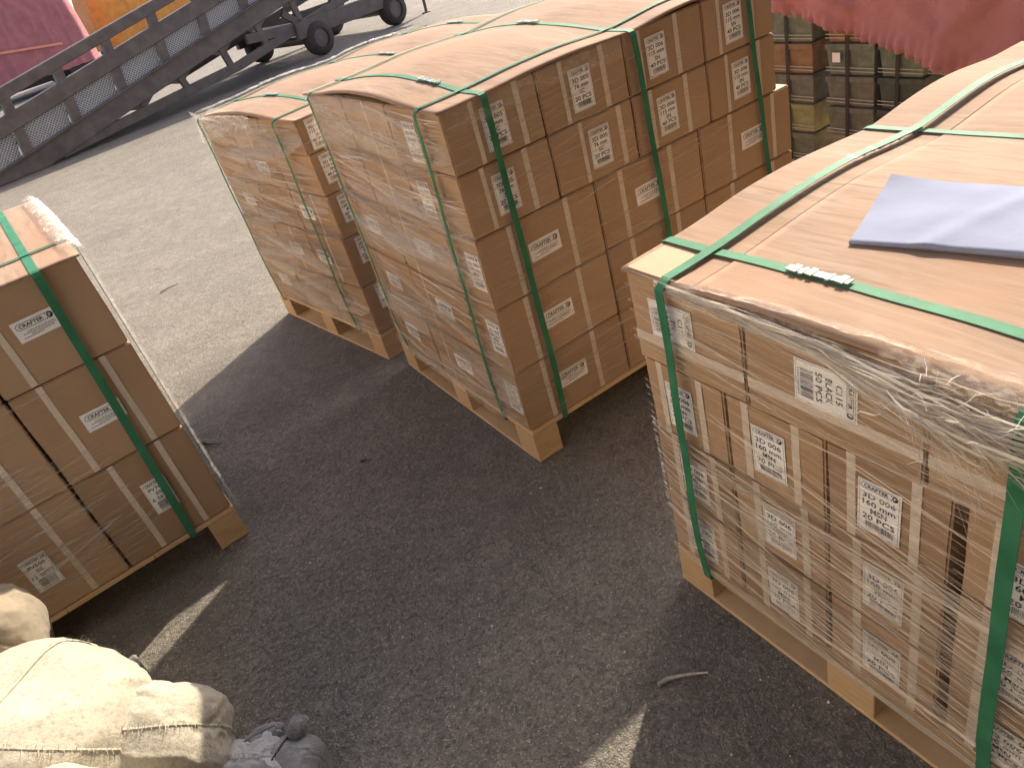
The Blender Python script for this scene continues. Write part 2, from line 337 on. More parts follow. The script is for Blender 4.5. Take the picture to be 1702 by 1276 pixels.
def carton(F, x0, x1, y0, y1, z0, z1, label, group, deco=(), jit=.6):
    w, d, h = x1 - x0 - .005, y1 - y0 - .005, z1 - z0 - .003
    cx, cy = (x0 + x1) / 2, (y0 + y1) / 2
    o = link('carton', carton_mesh(w, d, h, random.randrange(3)), None, None, F.p(cx, cy, z0 + .0015), F.rz + R(random.uniform(-jit, jit)))
    tag(o, label, 'carton', group)
    for dd in deco:
        face, kind = dd[0], dd[1]
        def place(ob, a, z, eps, par=o, ry=0):
            if face == 'y': ob.location = (a - cx, -d/2 - eps, z - z0); ob.rotation_euler = (0, ry, 0)
            else: ob.location = (-w/2 - eps, a - cy, z - z0); ob.rotation_euler = Matrix.Rotation(-math.pi/2, 3, 'Z').to_4x4().to_3x3().__matmul__(Matrix.Rotation(ry, 3, 'Y')).to_euler()
        if kind == 'tape':      # vertical strip over the whole face
            t = link('tape', tape_mesh(dd[3] if len(dd) > 3 else .018, h - .004), o); place(t, dd[2], (z0 + z1) / 2, .0006)
        elif kind == 'htape':   # level strip across the face
            t = link('tape', tape_mesh(.024, (w if face == 'y' else d) - .004), o); place(t, cx if face == 'y' else cy, dd[2], .0006, ry=math.pi / 2)
        else:
            key, a, z, ry = kind, dd[2], dd[3], (dd[4] if len(dd) > 4 else 0)
            lm, pm, W, H = print_label(key)
            l_ = link('label', lm, o, PAPER); place(l_, a, z, .0011, ry=ry + R(random.uniform(-1.2, 1.2)))
            p_ = link('lettering', pm, l_); p_.location = (0, -.0008, 0)
    return o
ORD = ['first', 'second', 'third', 'fourth', 'fifth']
def filler(F, x0, x1, y0, y1, z0, z1, nx, ny, nz, where):
    mb = MB()
    for i in range(nx):
        for j in range(ny):
            for k in range(nz):
                a, b = (x1-x0)/nx, (y1-y0)/ny; c = (z1-z0)/nz
                mb.box(x0+i*a+.002, x0+(i+1)*a-.002, y0+j*b+.002, y0+(j+1)*b-.002, z0+k*c+.001, z0+(k+1)*c-.001)
    o = link('cartons', mb.me('cartons'), None, CARD, F.p(0, 0, 0), F.rz); tag(o, 'brown cartons filling the back rows of ' + where, 'cartons', kind='stuff')

# ------------------------------------------------------------------ lids
class Lid:
    def __init__(s, x0, x1, y0, y1, H, sx, sy, ax, ay, seed=0):
        s.x0, s.x1, s.y0, s.y1, s.H, s.sx, s.sy, s.ax, s.ay, s.seed = x0, x1, y0, y1, H, sorted(sx), sorted(sy), ax, ay, seed
    def z(s, x, y):
        def bumps(t, st, amps, ex=1.4):
            if t <= st[0] or t >= st[-1]: return 0
            for a, b, k in zip(st, st[1:], amps):
                if a <= t <= b: return k * max(0.0, math.sin(math.pi * (t - a) / (b - a))) ** ex
        zz = s.H + bumps(x, s.sx, s.ax) + bumps(y, s.sy, s.ay, 1.05)
        ox = max(s.sx[0] - x, x - s.sx[-1], 0); oy = max(s.sy[0] - y, y - s.sy[-1], 0)
        return zz - .018 * ox - .018 * oy + .002 * noise.noise(Vector((x * 7, y * 7, s.seed)))
    def build(s, F, label, split=None):
        if split is not None:
            t = link('plywood_lid', None, loc=F.p(0, 0, 0), rz=F.rz); tag(t, label, 'plywood lid', 'plywood lids on the loads')
            a, b = s.y0, s.y1
            s.y1 = split; s.sheet(t, 0); s.y1 = b; s.y0 = split + .004; s.sheet(t, -.003); s.y0 = a; return t
        o = s.sheet(None, 0); o.location = F.p(0, 0, 0); o.rotation_euler = (0, 0, F.rz); tag(o, label, 'plywood lid', 'plywood lids on the loads'); return o
    def sheet(s, parent, dz):
        nx, ny = 60, 44; v = []; f = []
        for k in (dz, dz - .0055):
            for i in range(nx + 1):
                for j in range(ny + 1):
                    x = s.x0 + (s.x1 - s.x0) * i / nx; y = s.y0 + (s.y1 - s.y0) * j / ny; v.append((x, y, s.z(x, y) + k))
        W = ny + 1; N = (nx + 1) * W
        for i in range(nx):
            for j in range(ny):
                a = i * W + j; f += [(a, a + W, a + W + 1, a + 1), (N + a + 1, N + a + W + 1, N + a + W, N + a)]
        ring = [i * W for i in range(nx)] + [nx * W + j for j in range(ny)] + [i * W + ny for i in range(nx, 0, -1)] + [j for j in range(ny, 0, -1)]
        for a, b in zip(ring, ring[1:] + ring[:1]): f.append((b, a, N + a, N + b))
        me = mesh('plywood_lid', v, f); me.polygons.foreach_set('use_smooth', [len(p.vertices) and abs(p.normal.z) > .5 for p in me.polygons])
        return link('sheet' if parent else 'plywood_lid', me, parent, PLY)

def ribbon(F, pts, side, wd, th, label, buckles=(), group='green strapping bands', cat='strap'):
    P = [Vector(p) for p in pts]; S = Vector(side); v = []; f = []; n = len(P)
    for i, p in enumerate(P):
        t = (P[min(i + 1, n - 1)] - P[max(i - 1, 0)]).normalized(); nn = t.cross(S).normalized(); ss = nn.cross(t).normalized()
        if ss.dot(S) < 0: ss = -ss
        for a, e in ((-1, 0), (1, 0), (1, 1), (-1, 1)): v.append(tuple(p + ss * a * wd / 2 + nn * e * th))
    for i in range(n - 1):
        b = i * 4; f += [(b + k, b + (k + 1) % 4, b + 4 + (k + 1) % 4, b + 4 + k) for k in range(4)]
    f += [(3, 2, 1, 0), (n*4-4, n*4-3, n*4-2, n*4-1)]
    me = mesh('strap', v, f); bm = bmesh.new(); bm.from_mesh(me); bmesh.ops.recalc_face_normals(bm, faces=bm.faces[:]); bm.to_mesh(me); bm.free()
    o = link('strapping_band', me, None, STRAP, F.p(0, 0, 0), F.rz); tag(o, label, cat, group)
    for (pos, dr) in buckles:
        mb = MB(); d = Vector(dr); p = Vector(pos); sd_ = d.cross(Vector((0, 0, 1))).normalized()
        for k, (off, ln, tl) in enumerate(((-.045, .014, .0015), (-.022, .008, -.001), (.014, .012, .002), (.030, .010, -.0015), (.046, .014, .001))):
            c = p + d * off; mb.bar(c - d * ln / 2 + Vector((0, 0, .004)), c + d * ln / 2 + Vector((0, 0, .004 + tl)), wd + .002, .0028)
        mb.bar(p - d * .06 + Vector((0, 0, .0035)), p + d * .065 + Vector((0, 0, .0035)), wd * .8, .002)
        link('seal', bevelled(mb.me('seal'), .0008), o, SEAL)
    return o
def strap_y(F, lid, X, Xb, label, ylo, yhi, off=.016, wd=.02, zb=DECK - .02, buck=(), lift=.0):
    """band across the lid along y at x = X, down both long faces"""
    pts = [(Xb, ylo + .05, zb - .001), (Xb, ylo - off * .3 + .002, zb - .001)]
    zt = lid.z(X, lid.y0)
    for i in range(13): t = i / 12; pts.append((Xb + (X - Xb) * t, ylo - off * (.3 + .7 * min(1, t * 7)) + .0015 * math.sin(t * 19), zb + (zt - .012 - zb) * t))
    pts += [(X, lid.y0 - .004, zt - .001)]
    for i in range(41): y = lid.y0 + .006 + (lid.y1 - lid.y0 - .012) * i / 40; pts.append((X, y, lid.z(X, y) + .0025 + lift * math.sin(math.pi * i / 40)))
    pts += [(X, lid.y1 + .004, lid.z(X, lid.y1) - .001), (X, yhi + off, zt - .015), (Xb, yhi + off, zb)]
    return ribbon(F, pts, (1, 0, 0), wd, .0013, label, [((X, y, lid.z(X, y) + .003), (0, 1, (lid.z(X, y + .02) - lid.z(X, y)) / .02)) for y in buck])
def strap_x(F, lid, Y, Yb, label, xlo, xhi, off=.016, wd=.02, zb=DECK - .02, buck=(), lift=.0):
    pts = [(xlo + .05, Yb, zb - .001), (xlo - off * .3 + .002, Yb, zb - .001)]
    zt = lid.z(lid.x0, Y)
    for i in range(13): t = i / 12; pts.append((xlo - off * (.3 + .7 * min(1, t * 7)) + .0015 * math.sin(t * 17), Yb + (Y - Yb) * t, zb + (zt - .012 - zb) * t))
    pts += [(lid.x0 - .004, Y, zt - .001)]
    for i in range(41): x = lid.x0 + .006 + (lid.x1 - lid.x0 - .012) * i / 40; pts.append((x, Y, lid.z(x, Y) + .0042 + lift * math.sin(math.pi * i / 40)))
    pts += [(lid.x1 + .004, Y, lid.z(lid.x1, Y) - .001), (xhi + off, Y, zt - .015), (xhi + off, Yb, zb)]
    return ribbon(F, pts, (0, 1, 0), wd, .0013, label, [((x, Y, lid.z(x, Y) + .0045), (1, 0, (lid.z(x + .02, Y) - lid.z(x, Y)) / .02)) for x in buck])

# ------------------------------------------------------------------ stretch film
class Film:
    def __init__(s): s.v = []; s.f = []; s.a = []
    def strand(s, pts, wv, wd, al):
        b = len(s.v); n = len(pts)
        for i, p in enumerate(pts):
            k = wd * (.35 if i in (0, n - 1) else 1)
            s.v += [(p[0] - wv[0]*k/2, p[1] - wv[1]*k/2, p[2] - wv[2]*k/2), (p[0] + wv[0]*k/2, p[1] + wv[1]*k/2, p[2] + wv[2]*k/2)]; s.a += [al, al]
        s.f += [(b+2*i, b+2*i+2, b+2*i+3, b+2*i+1) for i in range(n - 1)]
    def face(s, axis, base, a0, a1, z0, z1, n, slope, ds, wd=(.0007, .0024), al=(.25, .8), off=(.006, .013), length=(.15, 1.0), dens=None, seed=1):
        rr = random.Random(seed); L = a1 - a0; done = 0; tries = 0
        while done < n and tries < n * 12:
            tries += 1
            ln = L * rr.uniform(*length) ** 1.0; c = rr.uniform(a0, a1); s0, s1 = max(a0 - .001, c - ln/2), min(a1 + .001, c + ln/2); zc = rr.uniform(z0, z1)
            if s1 - s0 < .04: continue
            if dens and rr.random() > dens((s0 + s1) / 2, zc): continue
            sl = slope + rr.gauss(0, ds); m_ = 7; o_ = rr.uniform(*off); ph = rr.uniform(0, 6); am = rr.uniform(0, .0014); pts = []
            if not (z0 - .01 < zc + sl * (s0 - c) < z1 + .01 and z0 - .01 < zc + sl * (s1 - c) < z1 + .01): 
                if rr.random() < .8: continue
            for i in range(m_):
                q = s0 + (s1 - s0) * i / (m_ - 1); z = min(z1 + .005, max(z0 - .005, zc + sl * (q - c) + am * math.sin(ph + i * 1.1)))
                e_ = max(.3, min(1, (q - a0 + .004) / .05, (a1 - q + .004) / .05)); pts.append((q, base - o_ * e_, z) if axis == 'y' else (base - o_ * e_, q, z))
            tw = rr.uniform(-.7, .7); wv = (0, math.sin(tw), math.cos(tw)) if axis == 'y' else (math.sin(tw), 0, math.cos(tw))
            w_ = rr.uniform(*wd) * (1 if rr.random() < .85 else 2.2)
            s.strand(pts, wv, w_, rr.uniform(*al)); done += 1
    def bundle(s, pts, n, spread, wd, al, seed, wave=.004, length=(.2, .8), jit=.3):
        # loose strands following a line of (x, y, z, radius)
        rr = random.Random(seed); N = len(pts) - 1
        def at(t):
            t = max(0, min(.9999, t)) * N; i = int(t); k = t - i; a, b = pts[i], pts[i + 1]; return [a[q] + (b[q] - a[q]) * k for q in range(4)]
        for _ in range(n):
            ln = rr.uniform(*length); t0 = rr.uniform(-.1, 1 - ln * .6); o0 = [rr.gauss(0, .5) for _ in range(3)]; o1 = [a + rr.gauss(0, jit) for a in o0]; P = []; m_ = 9; ph = rr.uniform(0, 6); fq = rr.uniform(.5, 1.6)
            for i in range(m_):
                k = i / (m_ - 1); x, y, z, r = at(t0 + ln * k); o_ = [a + (b - a) * k for a, b in zip(o0, o1)]
                w_ = wave * math.sin(ph + i * fq)
                P.append((x - abs(o_[0]) * r * .8 * spread[0] - .004, y + o_[1] * r * spread[1] + w_ * .3, z + o_[2] * r * spread[2] + w_))
            tw = rr.uniform(-1.2, 1.2); s.strand(P, (math.sin(tw), 0, math.cos(tw)), rr.uniform(*wd), rr.uniform(*al))
    def build(s, F, label):
        me = mesh('stretch_wrap', s.v, s.f); at = me.attributes.new('thickness', 'FLOAT', 'POINT'); at.data.foreach_set('value', s.a)
        o = link('stretch_wrap', me, None, STRAND, F.p(0, 0, 0), F.rz); tag(o, label, 'stretch wrap', 'stretch wrap round the loads'); return o
def crumple(parent, prof, n, m, amp, seed, al=.8, freq=(14, 26), fq=1.0):
    """ruffled film: prof(t, q) gives a point, t along, q across in 0..1"""
    v = []; f = []; a = []
    for i in range(n + 1):
        for j in range(m + 1):
            t, q = i / n, j / m; p, nr = prof(t, q); 
            h = 0
            for k, (fx, fy, g_) in enumerate(((freq[0], 2.2, 1), (freq[1] * 1.4, 5, .6), (freq[1] * 3, 11, .35))):
                h += g_ * (1 - 2.2 * abs(noise.noise(Vector((t * fx + q * fy * .6, q * fy * fq, seed + k * 5.3)))))
            h2 = noise.noise(Vector((t * freq[1] * 2, q * 7, seed + 31)))
            v.append(tuple(Vector(p) + Vector(nr) * (amp * (h * .5 + .35)) + Vector((h2, noise.noise(Vector((t * 40, q * 9, seed))), h2 * .5)) * amp * .5))
            fade = min(1, 6 * q, 6 * (1 - q), 12 * t, 12 * (1 - t)); a.append(al * (.35 + .65 * fade) * (.6 + .5 * abs(noise.noise(Vector((t * 30, q * 6, seed + 9))))))
    W = m + 1
    for i in range(n):
        for j in range(m): f.append((i*W+j, (i+1)*W+j, (i+1)*W+j+1, i*W+j+1))
    me = mesh('bunched_film', v, f, True); at = me.attributes.new('thickness', 'FLOAT', 'POINT'); at.data.foreach_set('value', a)
    return link('bunched_film', me, parent, CRUMPLE)

# ================================================================== LOAD B: the tall load in the middle
pallet(FB, 0, 1.31, 0, 1.01, 'pale plywood pallet under the tall middle load')
H = 1.183
t12 = [(1.003, H - .003), (.818, 1.003)]
t35 = [(.589, .818), (.360, .589), (.131, .360)]
kinds = [('sc', 'sc', 'sn', 'sn'), ('sc', 'sc', 'sn', 'sn')]
gB = 'cartons on the tall middle load'
for r_, (z0, z1) in enumerate(t12):
    for c in range(4):
        x0, x1 = .313 * c, .313 * (c + 1); a = (.157, .458, .745, 1.068)[c] if r_ == 0 else (.14, .486, .758, 1.084)[c]
        dec = [('y', 'tape', a + .085), ('y', 'tape', a - .06, .014), ('y', kinds[r_][c], a, z1 - .094)]
        if c == 0: dec += [('x', 'sc', .205 if r_ == 0 else .235, z1 - .10)]
        carton(FB, x0, x1, 0, .335, z0, z1, f'{ORD[c]} carton from the near corner, {ORD[r_]} tier down, shaded side of middle load', gB, dec)
    for j in (1, 2):
        y0, y1 = .335 * j, .335 * (j + 1) - (.0 if j == 1 else .005)
        carton(FB, 0, .313, y0, y1, z0, z1, f'{["middle", "far"][j-1]} carton in {ORD[r_]} tier down, pale film-wrapped end of middle load', gB, [('x', 'tape', y0 + .16, .012)] if j == 1 else [])
for r_, (z0, z1) in enumerate(t35):
    for c in range(3):
        x0, x1 = .437 * c, .437 * (c + 1); a = (.205, .628, 1.105)[c] if r_ == 0 else (.197, .628, 1.09)[c]
        dec = [('y', 'tape', a - .09, .018), ('y', 'tape', a + .115, .018), ('y', 'brand', a + (.014 if r_ == 0 else .012), z1 - .112)]
        if c == 0: dec += [('x', 'msn', .055, z1 - .11)]
        carton(FB, x0, x1, 0, .19, z0, z1, f'{ORD[c]} carton from the near corner, {ORD[r_+2]} tier down, shaded side of middle load', gB, dec)
    for j in (0, 1):
        y0, y1 = .19 + .41 * j, .19 + .41 * (j + 1)
        carton(FB, 0, .437, y0, y1, z0, z1, f'{["wide middle", "wide far"][j]} carton in {ORD[r_+2]} tier down, pale film-wrapped end of middle load', gB, [('x', 'tape', y0 + .31, .012), ('x', 'brand', y0 + .195, z1 - .11)])
filler(FB, .32, 1.25, .345, 1.0, .132, 1.175, 3, 2, 5, 'the tall middle load')
lidB = Lid(-.006, 1.275, -.006, 1.012, H, (.138, .66, 1.16), (.10, .93), (.010, .014), (.028,), 1)
lidB.build(FB, 'sunlit bowed plywood lid on the tall middle load')
strap_y(FB, lidB, .136, .137, 'green strap nearest the corner on the shaded side of middle load', -.0, 1.01, buck=(.27,))
strap_y(FB, lidB, .655, .70, 'second green strap along the shaded side of middle load', -.0, 1.01, buck=(.5,))
strap_y(FB, lidB, 1.115, 1.19, 'green strap at the far end of the shaded side of middle load', -.0, 1.01, zb=.3)
strap_x(FB, lidB, .098, .166, 'green strap lengthwise over middle load beside its near edge', -.0, 1.31, wd=.016)
strap_x(FB, lidB, .93, .905, 'green strap lengthwise over middle load along its far edge', -.0, 1.31, wd=.016)
fB = Film()
fB.face('x', 0, 0, 1.01, .14, 1.17, 360, .05, .09, (.0009, .0035), (.2, 1.0), seed=11, length=(.1, .7))
fB.face('x', 0, 0, 1.01, .14, 1.17, 64, .05, .10, (.02, .06), (.16, .36), (.005, .008), seed=12, length=(.4, 1.2))
fB.face('x', 0, 0, .30, .14, .9, 60, -.35, .2, (.0008, .0026), (.3, .8), seed=13, length=(.2, .7))
fB.face('y', 0, 0, 1.05, .14, 1.16, 330, .03, .09, (.0007, .0022), (.2, .6), seed=14, length=(.08, .6), dens=lambda a, z: 1 if z < .85 else .5)
fB.face('y', 0, 0, 1.0, .14, 1.16, 14, .03, .06, (.015, .05), (.04, .13), (.005, .008), seed=15, length=(.4, 1.0))
wB = fB.build(FB, 'streaky clear film wound round the tall middle load')
def profB(t, q):
    x = .02 + .62 * t; return (x, -.004 - .012 * q, lidB.z(x, 0) - .006 - .055 * q), (0, -1, .2)
crumple(wB, profB, 120, 8, .006, 4, .42)
def profB2(t, q):
    y = .25 + .74 * t; return (-.010 - .01 * q, y, lidB.z(0, y) - .01 - .17 * q), (-1, 0, 0)
crumple(wB, profB2, 70, 16, .005, 8, .55, (4, 7))

# ================================================================== LOAD C: the load behind it
pallet(FC, 0, 1.36, 0, 1.03, 'plywood pallet under the rear load beside sunlit ground')
H = 1.088
zz = [1.085, .946, .776, .588, .365, .131]
gC = 'cartons on the rear load'
for r_ in range(5):
    z1, z0 = zz[r_], zz[r_ + 1]; ye = 1.0 if r_ == 0 else 1.04; ins = .0 if r_ in (0, 3, 4) else .008
    for c in range(3):
        x0 = .44 * c; a = x0 + .06 + .006 * r_
        carton(FC, x0 + ins, x0 + .44, 0, .34, z0, z1, f'{ORD[c]} carton from the near corner, {ORD[r_]} tier down, narrow gap side of rear load', gC, [('y', 'tape', a + .07), ('y', ['sn', 'sn', 'msn', 'msn', 'sn'][r_], a + .015, z1 - .072)] + ([('x', 'tape', .15), ('x', 'brand', .24, (z0+z1)/2)] if c == 0 and r_ in (2, 3) else []))
    for j, (y0, y1) in enumerate(((.34, .67), (.67, ye))):
        carton(FC, ins, .44, y0, y1, z0, z1, f'{["middle", "far"][j]} carton in {ORD[r_]} tier down, film-wrapped pale end of rear load', gC, ([('x', 'tape', y0 + .16, .012)] if (r_ + j) % 3 == 0 else []) + ([('x', 'brand', y0 + .17, (z0 + z1) / 2)] if (r_ + j) % 2 else []))
filler(FC, .45, 1.32, .35, 1.0, .132, 1.08, 2, 2, 5, 'the rear load')
lidC = Lid(-.006, 1.36, -.004, 1.02, H, (.19, .74, 1.22), (.15, .93), (.012, .012), (.024,), 5)
lidC.build(FC, 'sunlit pinkish plywood lid on the rear load')
strap_y(FC, lidC, .195, .2, 'green strap across the near end of the rear load lid', 0, 1.04, buck=(.55,))
strap_y(FC, lidC, .74, .74, 'green strap across the middle of the rear load lid', 0, 1.04, buck=(.42,))
strap_y(FC, lidC, 1.22, 1.22, 'green strap across the far end of the rear load lid', 0, 1.04, buck=(.5,))
strap_x(FC, lidC, .155, .18, 'green strap down the near part of the rear load end', -.002, 1.36, wd=.016)
strap_x(FC, lidC, .955, .955, 'green strap down the outer edge of the rear load end', -.006, 1.36, wd=.016)
fC = Film()
fC.face('x', 0, 0, 1.03, .14, 1.07, 230, .05, .1, (.001, .0035), (.25, .75), seed=21, length=(.1, .8))
fC.face('x', 0, 0, 1.03, .14, 1.07, 75, .05, .12, (.02, .07), (.18, .38), (.005, .009), seed=22, length=(.3, 1.0))
fC.face('y', 0, 0, .5, .14, 1.07, 60, .0, .12, (.0008, .003), (.25, .7), seed=23, length=(.2, .9))
wC = fC.build(FC, 'hazy stretch film round the rear load with crumpled corner')
def profC(t, q):
    y = .36 + .66 * t; return (-.012 - .006 * q, y, lidC.z(0, y) - .004 - (.05 + .07 * t) * q), (-1, 0, 0)
crumple(wC, profC, 70, 14, .009, 12, 1.0, (4, 7))
def profC2(t, q):
    x = .0 + 1.3 * t; return (x, 1.022 - .03 * q, lidC.z(x, 1.0) + .004 + .008 * math.sin(q * 3.1)), (0, .3, 1)
crumple(wC, profC2, 160, 5, .007, 15, .7)

# ================================================================== LOAD A: the load at the picture's edge
pallet(FA, -1.41, 0, 0, 1.07, 'plywood pallet beside the cream sacks under the three-tier load')
H = 1.084
zz = [1.081, .796, .480, .131]
gA = 'cartons on the three-tier load beside the sacks'
for r_ in range(3):
    z1, z0 = zz[r_], zz[r_ + 1]
    for c in range(3):
        x1, x0 = -.352 * c, -.352 * (c + 1); dec = []
        if c == 0:
            dec = [('y', 'tape', -.268 if r_ < 2 else -.238)] + ([('y', 'tape', -.09)] if r_ else [])
            dec += [[('y', 'brand', -.177, .950)], [('y', 'brand', -.17, .632)], [('y', 'pv', -.163, .308)]][r_]
        else:
            dec = [('y', 'tape', x1 - .11)] + ([('y', 'tape', x1 - .27)] if r_ < 2 else []) + ([('y', 'pvb', x1 - .193, .285)] if r_ == 2 else [('y', 'brand', x1 - .19, z1 - .15)])
        carton(FA, x0, x1, 0, .36, z0, z1, f'{["outer corner", "second", "third"][c]} carton in the {["top", "middle", "bottom"][r_]} tier of the load beside the sacks', gA, dec)
filler(FA, -1.40, -.003, .365, 1.06, .132, 1.08, 3, 2, 3, 'the load beside the sacks')
filler(FA, -1.40, -1.058, .0, .36, .132, 1.08, 1, 1, 3, 'the load beside the sacks, its far end')
lidA = Lid(-1.43, .004, -.006, 1.075, H, (-1.3, -.115), (.19, .9), (.012,), (.012,), 9)
lidA.build(FA, 'bright sunlit plywood lid on the load beside the sacks')
strap_y(FA, lidA, -.112, -.15, 'green strap down the shaded face of the load beside the sacks', 0, 1.07, wd=.024)
strap_x(FA, lidA, .19, .19, 'thin green strap over the lid of the load beside the sacks', -1.41, 0, wd=.016)
fA = Film()
fA.face('y', 0, -1.05, -.20, .14, .80, 420, .02, .07, (.0008, .0026), (.2, .65), seed=31, length=(.06, .4), dens=lambda a, z: max(0, min(1, (-a - .18) / .25)) * (1 if z < .62 else .35))
fA.face('y', 0, -1.05, -.30, .14, .70, 18, .02, .05, (.012, .04), (.05, .14), (.005, .008), seed=32, length=(.2, .7))
wA = fA.build(FA, 'brown-looking film streaks on the load beside the sacks')
def profA(t, q):
    y = .03 + 1.02 * t; return (-.035 + .055 * q, y, lidA.z(0, y) + .012 * math.sin(q * 3.0) - .03 * max(0, q - .6)), (.5, 0, .85)
crumple(wA, profA, 150, 10, .014, 17, .95, (20, 40))
def profA2(t, q):
    z = 1.08 - .95 * t; return (.006 + .01 * q, -.002 - .004 * q, z), (1, -.2, 0)
crumple(wA, profA2, 120, 3, .004, 18, .5)

# ================================================================== LOAD D: the near load with the paper
pallet(FD, 0, 1.40, -1.0, 0, 'plywood pallet under the near load with the blue paper')
H = .936
gD = 'cartons on the near load'
ys = [0, -.296, -.631, -1.0]
for c in range(3):
    y1, y0 = ys[c], ys[c + 1]; dec = [('x', 'htape', .777)]
    if c == 0: dec += [('x', 'pn', -.116, .834, math.pi / 2)]
    if c == 1: dec += [('x', 'black', -.462, .828, math.pi / 2)]
    if c == 2: dec += [('x', 'tape', -.78, .02)]
    carton(FD, -.008, .45, y0, y1, .718, .933, f'{["corner", "middle", "last"][c]} carton in the top tier of the near load, lying sideways', gD, dec, .3)
rows = [(.521, .716), (.326, .521), (.131, .326)]
cs = [0, -.226, -.453, -.676, -.90, -1.0]
for r_, (z0, z1) in enumerate(rows):
    for c in range(5):
        y1, y0 = cs[c], cs[c + 1]
        if c == 3: y1 -= .012
        yc = (-.098, -.329, -.555, -.79, -.95)[c] - (.0, .012, .012)[r_] * (c < 3)
        dec = [('x', 'tape', yc + .052, .017), ('x', 'tape', yc - .062, .017), ('x', 'msn', yc, (z0 + z1) / 2 + (-.006 if c != 3 else -.03))] if c < 4 else []
        carton(FD, .0 if c != 3 else .006, .4, y0, y1, z0, z1, f'{ORD[c]} carton from the strapped corner, {["upper", "middle", "lowest"][r_]} labelled row of the near load', gD, dec, .3)
filler(FD, .455, 1.38, -.99, -.003, .132, .93, 2, 3, 4, 'the near load')
lidD = Lid(-.010, 1.41, -1.01, .006, H, (.118, .76, 1.30), (-.885, -.121), (.019, .020), (.008,), 13)
lidD.build(FD, 'broad plywood lid on the near load under the blue paper', -.187)
strap_y(FD, lidD, .118, .118, 'green strap across the near load lid in front of the paper', -1.0, 0, wd=.023, off=.018, buck=(-.36,))
strap_y(FD, lidD, .76, .76, 'green strap across the near load lid behind the paper', -1.0, 0, wd=.02, off=.018)
strap_x(FD, lidD, -.121, -.119, 'green strap down the corner carton of the near load', -.008, 1.40, wd=.022, off=.018, buck=(.58, .70), lift=.006)
strap_x(FD, lidD, -.762, -.778, 'green strap down the labelled face near the frame edge', -.008, 1.40, wd=.024, off=.020)
fD = Film()
fD.face('x', 0, -1.0, 0, .125, .70, 390, .14, .10, (.0008, .003), (.2, 1.0), (.008, .015), seed=41, length=(.1, .9), dens=lambda a, z: 1 if z < .55 else .55)
fD.face('x', -.008, -1.0, 0, .72, .93, 150, .10, .09, (.0007, .0022), (.25, .75), (.007, .014), seed=42, length=(.1, .5), dens=lambda a, z: 0 if (-.56 < a < -.38 and z > .76) else (1 if a < -.15 else .4))
fD.face('x', 0, -1.0, 0, .15, .60, 12, .14, .08, (.010, .03), (.05, .14), (.006, .009), seed=43, length=(.3, 1.2))
for k, (zc, sl) in enumerate(((.50, .10), (.135, .02), (.33, .1))):      # rolled film ropes
    fD.face('x', -.002, -1.0, 0, zc - .014, zc + .014, 6, .0, .015, (.0015, .0045), (.4, .8), (.009, .014), seed=60 + k, length=(.7, 1.6))
fD.bundle([(-.012, -.10, .926, .004), (-.014, -.30, .922, .010), (-.016, -.48, .914, .016), (-.018, -.62, .896, .032), (-.016, -.70, .885, .034), (-.014, -.86, .90, .03), (-.014, -1.0, .90, .03)], 420, (1, .2, 1), (.0008, .0045), (.45, 1.0), 71, .003, (.06, .4), .45)
for k, (yy, zz_) in enumerate(((-.645, .885), (-.70, .87), (-.86, .885))): fD.bundle([(-.012, yy + .05, zz_ + .012, .03), (-.016, yy - .05, zz_ - .012, .045)], 90, (1, 1, 1), (.0006, .003), (.5, 1.0), 80 + k, .006, (.3, 1.0), 1.0)
fD.face('x', -.008, -1.0, -.10, .74, .92, 70, .16, .05, (.0007, .002), (.25, .6), (.008, .014), seed=45, length=(.2, .5), dens=lambda a, z: 0 if (-.56 < a < -.38 and z > .76) else (1 if a < -.15 else .4))
wD = fD.build(FD, 'shiny stretch film with a bunched top edge round the near load')
def profD(t, q):
    y = -.12 - .90 * t; k = .35 + .9 * t; return (-.016 + .05 * (1 - q) * min(1, k), y, lidD.z(0, y) + .004 - (.02 + .055 * k) * q), (-.8, 0, .6)
crumple(wD, profD, 260, 24, .011, 21, .85, (7, 10), 3.2)
def profD2(t, q):
    y = -.56 - .46 * t; return (-.02 + .02 * (1 - q), y, lidD.z(0, y) + .006 - .075 * q), (-.8, 0, .6)
crumple(wD, profD2, 200, 20, .016, 23, .55, (9, 13), 2.6)
# ---- folded paper on the near lid
def paper():
    c = [(.455, -.262), (.225, -.337), (.282, -.598), (.505, -.535)]; n = 22; v = []; f = []
    for lay in (1, 0):
        for i in range(n + 1):
            for j in range(n + 1):
                a, b = i / n, j / n
                p = [(c[0][k] * (1-a) * (1-b) + c[1][k] * (1-a) * b + c[2][k] * a * b + c[3][k] * a * (1-b)) for k in (0, 1)]
                cr = .0018 * noise.noise(Vector((a * 3, b * 4, 2))) + .0035 * max(0, 1 - abs(a + b * .5 - .95) * 9) * (1 if a > .4 else .3)
                lift = .002 + (.006 * a * b + .005 * abs(cr) * 40 * .2) + .012 * (1 - a) ** 4 * (1 - b) ** 3
                z = lidD.z(p[0], p[1]) + (lift + cr + .004 if lay else .0022); v.append((p[0], p[1], z))
    W = n + 1; N = W * W
    for i in range(n):
        for j in range(n):
            q = i * W + j; f += [(q, q + 1, q + W + 1, q + W), (N + q, N + q + W, N + q + W + 1, N + q + 1)]
    # the fold on the side nearest the camera joins both leaves
    for i in range(n): q = i * W + n; f.append((q, N + q, N + q + W, q + W))
    return mesh('paper', v, f, True)
pp = link('folded_paper', paper(), None, BLUEPAPER, FD.p(0, 0, 0), FD.rz); tag(pp, 'folded pale blue paper lying on the near plywood lid', 'paper')

